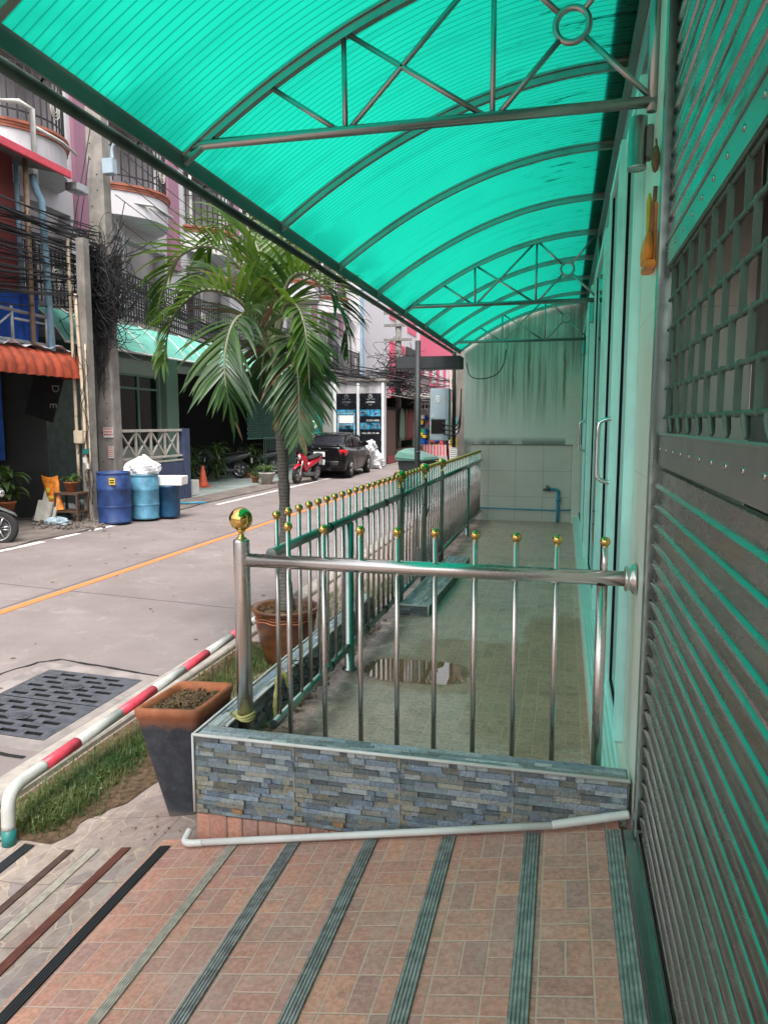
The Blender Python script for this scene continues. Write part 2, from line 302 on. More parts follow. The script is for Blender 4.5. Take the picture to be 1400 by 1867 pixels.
# stained plaster of the end wall, and its tiled lower part
a=M('end_wall'); x,y,z=a.pos()
s1=a.noise(1,5,.7,vec=a.vec(x*13,y,z*.35)); s2=a.noise(1,4,.6,vec=a.vec(x*45,y,z*.5)); big=a.noise(2.2,5,.6)
mid=a.sm((x+.75).ab(),.9,.35)*a.sm(z,1.35,2.15)
c=a.mix(a.sm(s1,.46,.62)*.72*mid,(.68,.71,.66),(.20,.22,.09)); c=a.mix(a.sm(s2,.5,.7)*.38*a.sm(z,1.35,2.0),c,(.25,.27,.24))
c=a.mix(a.sm(z,2.3,3.1)*a.sm(big,.3,.7)*.65,c,(.22,.23,.22)); c=a.mix(a.sm(z,1.36,1.24)*a.sm(big+s1*.4,.45,.72)*.8,c,(.16,.16,.155))
wv=(a.noise(3,3)-.5)*.06
for cx_,z0_,w_ in ((-.80,1.75,.022),(-.55,1.9,.03),(-.02,1.6,.03),(-1.05,2.0,.02)):
    c=a.mix(a.sm((x+wv-cx_).ab(),w_,w_*.3)*a.sm(z,z0_,z0_+.5)*a.sm(z,3.0,2.5)*.75,c,(.15,.15,.05))
c=a.mix(a.sm(x,-.1,.12)*a.sm(z,2.2,2.6)*a.sm(s1,.35,.6)*.7,c,(.13,.10,.06))
a.set(c,.8); a.bump(a.noise(25,5),.3,.006); MT['end_wall']=a.m
a=M('dado_tile'); x,y,z=a.pos(); u=((x+1.16)/.43).fr(); v=((z-.39)/.41).fr(); d=u.mn(1-u).mn(v.mn(1-v)); g=a.sm(d,.004,.012)
c=a.mix(a.sm(a.noise(4,4),.3,.7)*.4,(.60,.58,.52),(.50,.49,.44)); c=a.mix((1-g)*.75,c,(.24,.23,.20)); a.set(c,.3); a.bump(g,.4,.002); MT['dado_tile']=a.m
a=M('column_tile'); x,y,z=a.pos(); v=((z-.15)/.6).fr(); d=v.mn(1-v); g=a.sm(d,.001,.004); c=a.mix(a.sm(a.noise(5,5,.7),.4,.75)*.35,(.72,.72,.64),(.58,.59,.52)); c=a.mix((1-g)*.6,c,(.3,.29,.25)); a.set(c,.35); MT['column_tile']=a.m
# split-stone cladding takes its stone colours from the mesh
a=M('split_stone'); at=a.n('Attribute'); at.attribute_name='col'; g=a.noise(90,5,.7); h=a.noise(25,4,.7)
c=a.mix(a.sm(g,.35,.7)*.6,at.outputs['Color'],a.mix(1.0,at.outputs['Color'],(.5,.5,.5),'MULTIPLY')); c=a.mix(a.sm(h,.52,.62)*.4,c,a.mix(1.0,at.outputs['Color'],(.42,.42,.45),'MULTIPLY')); v_=a.noise(60,5,.8,dist=1.0); c=a.mix(a.sm(v_,.58,.66)*.5,c,(.42,.44,.44)); a.set(c,.38); a.bump(g*1.3+h,.9,.010); MT['split_stone']=a.m
# ---------------------------------------------------------------- mesh builder
def V3(p): return Vector(p)
class MB:
    def __init__(s): s.v=[]; s.f=[]; s.c=[]; s.cur=None; s.sm=[]; s.mi=[]; s.m=0
    def add(s,vs,fs,smooth=False):
        b=len(s.v); s.v+= [Vector(p) for p in vs]
        for f in fs: s.f.append([b+i for i in f]); s.c.append(s.cur); s.sm.append(smooth); s.mi.append(s.m)
        return s
    def box(s,x0,x1,y0,y1,z0,z1,T=None):
        if x0>x1:x0,x1=x1,x0
        if y0>y1:y0,y1=y1,y0
        if z0>z1:z0,z1=z1,z0
        vs=[(x,y,z) for z in (z0,z1) for y in (y0,y1) for x in (x0,x1)]
        if T: vs=[T@Vector(p) for p in vs]
        return s.add(vs,[(0,2,3,1),(4,5,7,6),(0,1,5,4),(2,6,7,3),(0,4,6,2),(1,3,7,5)])
    def bbox(s,x0,x1,y0,y1,z0,z1,b=.004,T=None):
        """box with chamfered edges"""
        c=Vector(((x0+x1)/2,(y0+y1)/2,(z0+z1)/2)); h=Vector((abs(x1-x0)/2,abs(y1-y0)/2,abs(z1-z0)/2)); b=min(b,*[q*.9 for q in h])
        bm=bmesh.new(); bmesh.ops.create_cube(bm,size=2)
        for v in bm.verts: v.co=Vector((v.co.x*h.x,v.co.y*h.y,v.co.z*h.z))+c
        bmesh.ops.bevel(bm,geom=bm.edges[:],offset=b,segments=2,affect='EDGES')
        bm.verts.index_update(); vs=[(T@v.co) if T else v.co.copy() for v in bm.verts]; fs=[[v.index for v in f.verts] for f in bm.faces]; bm.free()
        return s.add(vs,fs)
    def quad(s,*p): return s.add(p,[tuple(range(len(p)))])
    def tube(s,pts,r,n=10,cap=True,sm=True,closed=False):
        pts=[Vector(p) for p in pts]; N=len(pts); rs=r if isinstance(r,(list,tuple)) else [r]*N
        tg=[]
        for i in range(N):
            if closed: t=pts[(i+1)%N]-pts[i-1]
            else: t=(pts[min(i+1,N-1)]-pts[max(i-1,0)])
            tg.append(t.normalized() if t.length>1e-9 else Vector((0,0,1)))
        u=tg[0].orthogonal().normalized(); vs=[]
        if abs(tg[0].z)<.9: u=tg[0].cross(Vector((0,0,1))).normalized()
        for i in range(N):
            u=(u-tg[i]*u.dot(tg[i])); u=u.normalized() if u.length>1e-6 else tg[i].orthogonal().normalized()
            w=tg[i].cross(u)
            for k in range(n):
                a=2*math.pi*(k+.5)/n; vs.append(pts[i]+(u*math.cos(a)+w*math.sin(a))*rs[i])
        fs=[]
        for i in range(N if closed else N-1):
            j=(i+1)%N
            for k in range(n): fs.append((i*n+k,i*n+(k+1)%n,j*n+(k+1)%n,j*n+k))
        s.add(vs,fs,sm)
        if cap and not closed: s.add(vs[:n],[tuple(range(n))[::-1]]); s.add(vs[-n:],[tuple(range(n))])
        return s
    def lathe(s,prof,c=(0,0,0),n=24,sm=True,sq=None):
        cx,cy,cz=c; vs=[]; 
        for r,z in prof:
            for k in range(n):
                a=2*math.pi*k/n; vs.append((cx+r*math.cos(a),cy+r*math.sin(a),cz+z))
        fs=[(i*n+k,i*n+(k+1)%n,(i+1)*n+(k+1)%n,(i+1)*n+k) for i in range(len(prof)-1) for k in range(n)]
        s.add(vs,fs,sm)
        if prof[0][0]>1e-4: s.add(vs[:n],[tuple(range(n))[::-1]])
        if prof[-1][0]>1e-4: s.add(vs[-n:],[tuple(range(n))])
        return s
    def ball(s,c,r,n=16,sx=1,sy=1,sz=1):
        m=n//2; vs=[]; c=Vector(c)
        for i in range(m+1):
            t=math.pi*i/m
            for k in range(n):
                a=2*math.pi*k/n; vs.append(c+Vector((r*sx*math.sin(t)*math.cos(a),r*sy*math.sin(t)*math.sin(a),-r*sz*math.cos(t))))
        return s.add(vs,[(i*n+k,i*n+(k+1)%n,(i+1)*n+(k+1)%n,(i+1)*n+k) for i in range(m) for k in range(n)],True)
    def prism(s,poly,a0,a1,axis='y',sm=False):
        """extrude a closed 2-D outline along an axis"""
        def P(p,t): return {'y':(p[0],t,p[1]),'x':(t,p[0],p[1]),'z':(p[0],p[1],t)}[axis]
        n=len(poly); vs=[P(p,a0) for p in poly]+[P(p,a1) for p in poly]
        s.add(vs,[(i,(i+1)%n,n+(i+1)%n,n+i) for i in range(n)],sm); s.add(vs,[tuple(range(n))[::-1],tuple(range(n,2*n))]); return s
    def strip(s,prof,a0,a1,axis='y',thick=0):
        """open profile swept straight"""
        def P(p,t): return {'y':(p[0],t,p[1]),'x':(t,p[0],p[1])}[axis]
        n=len(prof); return s.add([P(p,a0) for p in prof]+[P(p,a1) for p in prof],[(i,i+1,n+i+1,n+i) for i in range(n-1)])
    def loft(s,rings,closed=True,sm=True,caps=True):
        n=len(rings[0]); vs=[p for r in rings for p in r]; fs=[]
        for i in range(len(rings)-1):
            for k in range(n if closed else n-1): fs.append((i*n+k,i*n+(k+1)%n,(i+1)*n+(k+1)%n,(i+1)*n+k))
        s.add(vs,fs,sm)
        if caps and closed: s.add(rings[0],[tuple(range(n))[::-1]]); s.add(rings[-1],[tuple(range(n))])
        return s
    def build(s,name,mat,parent=None,loc=None,mats=None,fix=True):
        o_w=Vector(loc) if loc else (WORG.get(parent.name,Vector()) if parent else Vector())
        base=WORG.get(parent.name,Vector()) if parent else Vector()
        me=bpy.data.meshes.new(name); inv=None
        if parent and parent.name in WROT: inv=WROT[parent.name]
        me.from_pydata([tuple((p-o_w) if inv is None else p) for p in s.v],[],s.f)
        for mm in (mats or [mat]): me.materials.append(MT[mm])
        me.polygons.foreach_set('use_smooth',s.sm); 
        if mats: me.polygons.foreach_set('material_index',s.mi)
        if any(c is not None for c in s.c):
            at=me.color_attributes.new('col','FLOAT_COLOR','CORNER')
            for p in me.polygons:
                c=s.c[p.index] or (.3,.3,.3)
                for li in p.loop_indices: at.data[li].color=tuple(c)+(1,)
        if fix:
            bm=bmesh.new(); bm.from_mesh(me); bmesh.ops.remove_doubles(bm,verts=bm.verts,dist=1e-5); bmesh.ops.recalc_face_normals(bm,faces=bm.faces); bm.to_mesh(me); bm.free()
        me.update()
        o=bpy.data.objects.new(name,me); COL.objects.link(o)
        if parent: o.parent=parent; o.location=o_w-base
        else: o.location=o_w
        WORG[o.name]=o_w
        if parent and parent.name in WROT: WROT[o.name]=1
        return o
WORG={}; WROT={}
def tag(o,label,cat,group=None,kind=None):
    if kind: o['kind']=kind
    if label: o['label']=label
    if cat: o['category']=cat
    if group: o['group']=group
    return o
def thing(name,label,cat,loc=(0,0,0),group=None,local=False,rz=0,sc=1):
    """an Empty at the base of a thing; local=True means its parts are modelled round the origin"""
    o=bpy.data.objects.new(name,None); COL.objects.link(o); o.location=loc; o.rotation_euler=(0,0,rz); o.scale=(sc,sc,sc); o.empty_display_size=.1
    WORG[o.name]=Vector((0,0,0)) if local else Vector(loc)
    return tag(o,label,cat,group)
def struct(name,mb,mat,**k):
    o=mb.build(name,mat,**k); o['kind']='structure'; return o
def dup(root,loc,rz=None,label=None,group=None):
    r=root.copy(); COL.objects.link(r); r.location=loc
    if rz is not None: r.rotation_euler=(0,0,rz)
    if label: r['label']=label
    if group: r['group']=group
    for ch in list(root.children):
        c=ch.copy(); COL.objects.link(c); c.parent=r
        for g in list(ch.children):
            d=g.copy(); COL.objects.link(d); d.parent=c
    return r
def arc(p0,p1,sag,n=14):
    p0,p1=Vector(p0),Vector(p1); return [p0.lerp(p1,i/n)-Vector((0,0,sag*4*(i/n)*(1-i/n))) for i in range(n+1)]
def crv(ps,n=6):
    """Catmull-Rom through points"""
    ps=[Vector(p) for p in ps]; q=[ps[0]*2-ps[1]]+ps+[ps[-1]*2-ps[-2]]; out=[]
    for i in range(1,len(q)-2):
        for k in range(n):
            t=k/n; a,b,c,d=q[i-1],q[i],q[i+1],q[i+2]
            out.append(.5*((2*b)+(c-a)*t+(2*a-5*b+4*c-d)*t*t+(3*b-a-3*c+d)*t**3))
    return out+[ps[-1]]
def text(s,size,mat,name,parent,T,ext=.002,al='CENTER'):
    cu=bpy.data.curves.new('tx','FONT'); cu.body=s; cu.size=size; cu.align_x=al; cu.extrude=ext
    to=bpy.data.objects.new('tx',cu); COL.objects.link(to); dg=bpy.context.evaluated_depsgraph_get(); dg.update()
    me=bpy.data.meshes.new_from_object(to.evaluated_get(dg)); bpy.data.objects.remove(to); me.name=name
    me.transform(T); me.materials.clear(); me.materials.append(MT[mat])
    o=bpy.data.objects.new(name,me); COL.objects.link(o)
    if parent: o.parent=parent; me.transform(Matrix.Translation(-WORG.get(parent.name,Vector())))
    return o
# ---------------------------------------------------------------- ground, road, pavement
def rampz(x): return max(-.45,-.182*(.25-x)) if x<.25 else 0.
def roadz(x): return -.42+.024*(-3-x)
struct('ground',MB().quad((-400,-300,-.62),(400,-300,-.62),(400,500,-.62),(-400,500,-.62)),'ground_far')
m=MB()
for a,b in ((-2.98,-3.10),(-3.10,-3.92),(-3.92,-5.0),(-5.0,-8.05)):
    ys_=[-8+i*2.5 for i in range(41)]
    if a==-3.10: ys_=sorted(set([q for q in ys_ if not 3.78<q<4.9]+[3.78,4.90]))
    for y0,y1 in zip(ys_,ys_[1:]):
        if a==-3.10 and y0==3.78: continue
        m.quad((a,y0,roadz(a)),(a,y1,roadz(a)),(b,y1,roadz(b)),(b,y0,roadz(b)))
struct('road',m,'road')
m=MB(); m.prism([(-3.0,-.7),(-2.8,-.7),(-2.8,-.425),(-2.81,-.412),(-2.99,-.405),(-3.0,-.41)],-8,60); struct('kerb',m,'curb_concrete')
def wavy(x0,x1,y0,y1,dz,j,step=.35,gap=0):
    m=MB(); y=y0; pa=None
    while y<y1:
        a=x0+random.uniform(-j,j); b=x1+random.uniform(-j,j); p=((a,y,roadz(a)+dz),(b,y,roadz(b)+dz))
        if pa and random.random()>gap: m.quad(pa[0],pa[1],p[1],p[0])
        pa=p; y+=step
    return m
struct('orange_road_line',wavy(-5.56,-5.45,-5,60,.004,.004),'orange_line')
struct('white_road_line',wavy(-7.98,-7.86,6,13,.004,.015,.3,.25),'white_line')
struct('white_road_line_far',wavy(-7.76,-7.64,15.5,60,.004,.01),'white_line')
m=MB(); xs=[.25,-1.2,-1.75]
for a,b in zip(xs,xs[1:]): m.quad((a,-3,rampz(a)),(a,2.88,rampz(a)),(b,2.88,rampz(b)),(b,-3,rampz(b)))
struct('ramp',m,'ramp_tile')
m=MB(); xs=[-1.75,-2.22,-2.8]
for a,b in zip(xs,xs[1:]): m.quad((a,-3,rampz(a)),(a,2.83,rampz(a)),(b,2.83,rampz(b)),(b,-3,rampz(b)))
struct('ramp_edge_paving',m,'crazy_ramp')
m=MB(); xs=[-1.5,-1.75,-2.22,-2.8]
for a,b in zip(xs,xs[1:]): 
    m.quad((a,2.83,rampz(a)-.004),(a,60,rampz(a)-.004),(b,60,rampz(b)-.004),(b,2.83,rampz(b)-.004))
struct('pavement',m,'crazy_walk')
# terrace floor
struct('terrace_floor',MB().box(-1.5,.30,2.95,12.1,-.5,0.),'terrace_tile')
# verge and forecourt across the street
m=MB(); random.seed(3); pa=None
for i in range(60):
    y=-5+i*.55; j=random.uniform(-.12,.12) if y<15.2 else 0; p=(-8.05+j,y)
    if pa: m.quad((pa[0],pa[1],-.275),(p[0],p[1],-.275),(-9.4,p[1],-.27),(-9.4,pa[1],-.27)); m.quad((pa[0],pa[1],-.275),(p[0],p[1],-.275),(p[0],p[1],-.4),(pa[0],pa[1],-.4))
    pa=p
m.box(-25,-9.4,-5,16,-.5,-.27)
struct('verge',m,'verge')
m=MB(); m.box(-18,-9.4,16,34,-.5,-.262); m.quad((-9.4,15.2,-.262),(-9.4,60,-.262),(-8.2,60,-.285),(-8.2,15.2,-.285)); m.box(-9.4,-8.05,28,60,-.5,-.28)
struct('forecourt',m,'forecourt')
# dark lumps of broken asphalt along the verge edge
# ---------------------------------------------------------------- strips on the ramp
def ramp_strip(x,w,mat,label,y1=2.8):
    m=MB(); n=5; h=.007
    prof=[(-w/2,0),(-w/2,h*.6)]
    for i in range(n):
        a=-w/2+w*(i+.12)/n; b=-w/2+w*(i+.88)/n; prof+=[(a,h*.35),(a+.001,h),(b-.001,h),(b,h*.35)]
    prof+=[(w/2,h*.6),(w/2,0)]
    sl=.182 if -2.22<x<.25 else 0; pr=[(x+p,rampz(x)+sl*p+q+.001) for p,q in prof]
    m.strip(pr,-2.,y1); o=m.build('anti_slip_strip',mat,loc=(x,y1,rampz(x))); return tag(o,label,'floor strip','anti-slip strips on the ramp')
for x,w,mt,l in [(.225,.06,'grey_strip','ribbed grey strip beside the steel channel of the shutter'),(-.077,.058,'grey_strip','grey ribbed strip on the ramp nearest the doorway strip'),
    (-.407,.058,'grey_strip','wide grey ribbed strip, third from the shutter'),(-.733,.058,'grey_strip','wide grey ribbed strip under the middle of the white pipe'),
    (-1.077,.058,'grey_strip','grey ribbed strip on red tiles, second right of the black strip'),(-1.36,.045,'cream_strip','pale ribbed strip just right of the black strip'),
    (-1.70,.055,'black_strip','black rubber strip along the edge of the red tiles'),(-1.90,.05,'brown_strip','reddish brown ribbed strip on the crazy paving'),
    (-2.06,.045,'cream_strip','cream ribbed strip on the crazy paving'),(-2.20,.045,'umber_strip','dull brown ribbed strip left of the cream strip'),
    (-2.42,.055,'black_strip','dark grey strip near the left edge of the crazy paving'),(-2.60,.05,'brown_strip','brown strip at the far left corner of the crazy paving')]:
    ramp_strip(x,w,mt,l,2.8 if x>-1.5 else 2.815)
# ---------------------------------------------------------------- stone-clad low wall
PAL=[(.18,.225,.24),(.13,.165,.18),(.28,.31,.31),(.15,.195,.25),(.205,.24,.28),(.085,.10,.11),(.19,.19,.165),(.24,.235,.20),(.16,.17,.16),(.30,.165,.075),(.22,.20,.15),(.19,.24,.30),(.28,.30,.31)]
def stonetile(seed):
    rs=random.Random(seed); out=[]; z=0
    hs=[.022,.026,.019,.024,.021,.027,.02,.024,.022,.026,.019,.023,.021,.025,.022,.027]
    for h in hs:
        u=rs.uniform(-.06,0)
        while u<.47:
            w=rs.choice([.035,.05,.07,.09,.11,.14]); k=rs.randrange(len(PAL)); 
            if k==9 and rs.random()<.5: k=2
            c=PAL[k]; f=rs.uniform(1.1,1.9); out.append((max(u,0),min(u+w,.47),z,z+h,rs.choice([.001,.003,.006,.010,.015])*rs.uniform(.7,1.2),tuple(min(1,q*f) for q in c))); u+=w
        z+=h
    return out
TILE=stonetile(5)
lw=thing('low_wall','low L-shaped wall clad in grey split-stone tiles round the terrace','wall',(-1.5,2.95,0))
def clad(face,a0,a1,z0,z1,fixed,dirn,name,shift=0):
    """face 'y': stones on plane y=fixed facing dirn; 'x' likewise; 'z': lying flat"""
    m=MB(); t=a0
    while t<a1-1e-4:
        for (u0,u1,v0,v1,d,c) in TILE:
            A=t+u0+.0008; B=min(t+u1,a1)-.0008
            if face=='z': C=z0+v0+.0008; D=min(z0+v1,z1)-.0008
            else: D=z1-v0-.0008; C=max(z1-v1,z0)+.0008
            if B<=A or D<=C: continue
            m.cur=c; d2=d*(.35 if face=='z' else 1)
            if face=='y': m.box(A,B,fixed,fixed+dirn*d2,C,D)
            elif face=='x': m.box(fixed,fixed+dirn*d2,A,B,C,D)
            elif face=='z': m.box(A,B,C,D,fixed,fixed+d2)
            elif face=='w': m.box(C,D,A,B,fixed,fixed+d2)
        t+=.47
    return m
core=MB(); core.box(-1.575,.285,2.885,2.995,-.5,.158); core.box(-1.572,-1.475,2.995,5.72,-.5,.158); core.box(-1.572,-1.475,8.0,11.9,-.5,.158)
lwc=core.build('core','concrete_dark',lw)
clad('y',-1.57,.28,-.2,.158,2.884,-1,'front').build('stone_cladding','split_stone',lw)
m=clad('x',2.99,5.72,-.30,.158,-1.4745,1,'inner'); 
m2=clad('x',3.0,5.72,-.36,.158,-1.5725,-1,'outer'); m.add(m2.v,m2.f); m.c[-len(m2.f):]=m2.c
m2=clad('x',8.0,11.88,-.36,.158,-1.4745,1,'inner'); m.add(m2.v,m2.f); m.c[-len(m2.f):]=m2.c
o=m.build('stone_cladding','split_stone',lw); o['label']='darker cladding along the side arm of the wall'
# cap
m=MB(); m.cur=None
t=-1.56
rs=random.Random(11)
def flat(x0,x1,y0,y1,z,alongx=True):
    L=(x0,x1) if alongx else (y0,y1); Wd=(y0,y1) if alongx else (x0,x1); w=Wd[0]
    while w<Wd[1]-1e-4:
        h=min(rs.choice([.018,.024,.03]),Wd[1]-w); u=L[0]-rs.uniform(0,.1)
        while u<L[1]:
            l=rs.choice([.07,.11,.16,.22]); A,B=max(u,L[0]),min(u+l,L[1]); k=rs.choice([0,1,2,3,4,6,8,12,12,2]); f=rs.uniform(1.5,2.6); m.cur=tuple(q*f for q in PAL[k])
            if B>A+.002:
                if alongx: m.box(A,B-.001,w,w+h-.001,z,z+rs.uniform(.002,.006))
                else: m.box(w,w+h-.001,A,B-.001,z,z+rs.uniform(.002,.006))
            u+=l
        w+=h
flat(-1.565,.28,2.892,2.993,.1585); flat(-1.565,-1.482,2.996,5.72,.1585,False); flat(-1.565,-1.482,8.0,11.9,.1585,False)
m.build('cap','split_stone',lw)
m=MB(); m.tube([(-1.58,2.874,.166),(.288,2.874,.166)],.0075,8); m.build('trim','white_plastic',lw)
m=MB(); m.tube([(-1.578,2.874,-.2),(-1.578,2.874,.166)],.006,8); m.tube([(-1.577,2.874,.166),(-1.577,5.72,.166)],.006,8); m.tube([(-1.471,3.0,.166),(-1.471,5.72,.166)],.007,8); m.tube([(-1.471,8,.166),(-1.471,11.9,.166)],.007,8); m.build('trim','white_plastic',lw)
m=MB()
for x in (-1.1,-.63,-.16): m.box(x-.0015,x+.0015,2.874,2.8837,-.2,.156)
m.build('joint','cream_strip',lw)
m=MB(); x=-1.57; 
while x<.1:
    w=rs.choice([.075,.085,.15]); zb=rampz(x)-.05
    m.cur=None; m.bbox(x+.001,x+w-.001,2.872,2.886,zb,-.207,.003); x+=w
m.build('tile_base','base_tile_front',lw)
# step block behind the gate
st=thing('step_block','long stone-clad step lying on the terrace floor inside the gate','step',(-1.1,5.7,0))
T=Matrix.Translation((-1.15,5.74,0))@Matrix.Rotation(R(-1.2),4,'Z')
MB().box(-.105,.125,.004,2.3,0,.082,T).build('core','concrete',st)
m=MB(); rs=random.Random(4)
m.cur=None; flat(-.10,.12,.01,2.29,.0835,False); m.v=[T@p for p in m.v]
m.build('stone_top','split_stone',st)
m=MB()
for s_ in (-.108,.128): m.tube([T@Vector((s_,0,.086)),T@Vector((s_,2.3,.086))],.007,8)
m.tube([T@Vector((-.108,0,.086)),T@Vector((.128,0,.086))],.007,8); m.tube([T@Vector((.128,0,.0)),T@Vector((.128,0,.086))],.006,8); m.build('trim','white_plastic',st)
m=MB(); rs2=random.Random(9)
for i in range(4):
    u=-.1
    while u<.12:
        l=rs2.choice([.05,.08]); m.cur=rs2.choice(PAL[:9]); m.box(u,min(u+l,.12)-.001,-.004,.004,i*.02+.001,i*.02+.019,T); u+=l
for i in range(4):
    u=0
    while u<2.3:
        l=rs2.choice([.08,.12,.2]); m.cur=rs2.choice(PAL[:9]); m.box(.125,.130,u,min(u+l,2.3)-.001,i*.02+.001,i*.02+.019,T); u+=l
m.build('stone_side','split_stone',st)
# ---------------------------------------------------------------- railings
def ballfin(prnt,x,y,z,r):
    m=MB(); m.lathe([(r*.42,-r*1.75),(r*.42,-r*1.6),(r*.24,-r*1.5),(r*.22,-r*1.15),(r*.36,-r*1.02),(r*.36,-r*.9)],(x,y,z),14); m.ball((x,y,z),r,24); return m.build('finial_ball','brass',prnt,loc=(x,y,z-r*1.75))
def baluster(root,x,y,z0,z1,r=.011,br=.021,name='baluster',mat='steel'):
    m=MB().tube([(x,y,z0),(x,y,z1)],r,10); o=m.build(name,mat,root,loc=(x,y,z0))
    m=MB(); m.ball((x,y,z1+br*.75),br,16); m.build('finial_ball','brass',o,loc=(x,y,z1)); return o
def post(root,x,y,z0,z1,r,br,mat='steel'):
    m=MB().lathe([(r,0),(r,z1-z0-.012),(r*.96,z1-z0-.004),(r*.75,z1-z0),(r*.3,z1-z0+.004)],(x,y,z0),24); o=m.build('post',mat,root,loc=(x,y,z0))
    if br: 
        b=ballfin(root,x,y,z1+br*1.72,br); b.parent=o; b.location=(0,0,z1+br*1.72-br*1.75-z0)
    return o
fr=thing('front_railing','polished steel railing with gold ball finials across the front low wall','railing',(-1.4,3.05,0))
post(fr,-1.405,3.06,.0,1.03,.037,.053)
MB().tube([(-1.37,3.055,.935),(.285,3.055,.930)],.031,20).build('top_rail','steel',fr)
for x,z in zip((-1.179,-1.013,-.846,-.681,-.517,-.347,-.178,-.013),(1.096,1.089,1.09,1.089,1.09,1.086,1.083,1.08)): baluster(fr,x,3.055,.02,z-.016,.0115,.021)
b=baluster(fr,.174,3.055,.90,1.062,.0125,.021); MB().lathe([(.022,0),(.022,.88)],(.168,3.055,.02),18).build('post','steel',fr)
m=MB(); m.v=[]; prof=[(.033,0),(.05,.004),(.052,.012),(.046,.018),(.048,.026),(.062,.034),(.064,.045)]
m.lathe(prof,(0,0,0),24); Tf=Matrix.Translation((.25,3.055,.931))@Matrix.Rotation(R(90),4,'Y'); m.v=[Tf@p for p in m.v]; m.build('wall_flange','steel',fr)
m=MB()
for i in range(3): m.tube([(-1.405+.041*math.cos(a),3.06+.041*math.sin(a),.19+i*.009+.006*math.sin(a*2+i)) for a in [k*math.pi/8 for k in range(16)]],.007,6,closed=True)
m.tube(crv([(-1.44,3.03,.2),(-1.46,3.02,.215),(-1.45,3.01,.235)]),.006,6); tag(m.build('tie_cloth','cloth_yellow',loc=(-1.405,3.06,.19)),'pale yellow cloth strip knotted round the foot of the corner post','cloth')
def side(name,label,y0,y1,n,zt=1.115,posts=(),mid=(),wob=0,extra=None,x=-1.28):
    g=thing(name,label,'fence' if 'gate' not in name else 'gate',(x,y0,0),'green-lit steel railing panels along the terrace side')
    MB().tube([(x,y0,.962),(x,y1,.962)],.024,14).build('top_rail','green_lit_steel',g)
    MB().tube([(x,y0,.15),(x,y1,.15)],.022,14).build('bottom_rail','green_lit_steel',g)
    for i in range(n):
        y=y0+(y1-y0)*(i+.5)/n; baluster(g,x,y,.155,zt,.0105,.020)
    for yy in posts: post(g,x,yy,0.,1.03,.030,.053,'green_lit_steel')
    for yy in mid: 
        o=MB().lathe([(.048,0),(.048,.006),(.030,.012),(.030,.94)],(x,yy,0),18).build('mid_post','green_lit_steel',g)
    if extra: extra(g)
    return g
def ties(g):
    for yy in (3.95,4.75,5.3):
        for z in (.15,.962):
            m=MB()
            for k in range(2): m.tube([(-1.28+.027*math.cos(a),yy+.012*k+.004*math.sin(a),z+.027*math.sin(a)) for a in [q*math.pi/5 for q in range(10)]],.003,4,closed=True)
            m.build('wire_tie','black_metal',g)
side('side_railing','steel railing panel with gold balls from the corner post to the gate',3.1,5.80,18,posts=(5.834,),mid=(4.36,),extra=ties)
def latch(g):
    m=MB(); rr=random.Random(2)
    for k in range(7):
        c=Vector((-1.25+rr.uniform(-.02,.02),6.9+rr.uniform(-.04,.04),.80-k*.02)); m.tube([c+Vector((.004,.014*math.cos(a),.014*math.sin(a))) for a in [q*math.pi/5 for q in range(10)]],.003,4,closed=True)
    m.build('latch_chain','black_metal',g)
side('gate_leaf','near leaf of the steel garden gate, chained to the next leaf',5.90,6.86,7,posts=(6.903,),extra=latch)
side('gate_leaf','far leaf of the steel garden gate next to the long fence panel',6.95,7.90,7)
side('side_railing','long far steel railing panel running from the gate to the end wall',7.98,11.85,26,posts=(7.945,),mid=(10.2,),zt=1.10)
# rubbish caught in the gap behind the railing: wire tangle, leaves, cloth
m=MB(); rr=random.Random(8)
for k in range(26):
    c=Vector((-1.36+rr.uniform(-.05,.05),3.75+rr.uniform(-.25,.3),.17+rr.uniform(-.12,.06))); m.tube(crv([c+Vector((rr.uniform(-.05,.05),rr.uniform(-.07,.07),rr.uniform(-.05,.05))) for _ in range(4)],4),.003,4,cap=False)
tag(m.build('wire_tangle','black_metal',loc=(-1.36,3.75,0)),'tangled black wire on the lower rail behind the corner post','wire')
m=MB(); m.tube(crv([(-1.40,3.42,.0),(-1.405,3.43,.12),(-1.395,3.44,.22),(-1.38,3.46,.27),(-1.36,3.47,.24),(-1.355,3.47,.19)]),[.012,.014,.013,.014,.012,.016,.013,.012,.014,.013,.012,.014,.02,.02,.018,.02,.02,.018,.012,.01,.012,.013,.014,.016,.013,.012,.01,.01,.008,.005,.004][:31],6); tag(m.build('rag','cloth_yellow',loc=(-1.4,3.42,0)),'frayed yellowish rag hanging inside the low wall','cloth')
m=MB(); rr=random.Random(5)
for k in range(160):
    c=Vector((rr.uniform(-1.45,-1.32),rr.uniform(3.1,5.6),.004)); a=rr.uniform(0,6.3); l=rr.uniform(.01,.035); d=Vector((math.cos(a),math.sin(a),0)); p=Vector((-d.y,d.x,0))
    m.quad(c-d*l+Vector((0,0,.002)),c-p*l*.4+Vector((0,0,.006)),c+d*l+Vector((0,0,.01*rr.random())),c+p*l*.4+Vector((0,0,.004)))
tag(m.build('leaf_litter','dead_leaf'),'brown dead leaves gathered in the gutter behind the railing','leaves',kind='stuff')
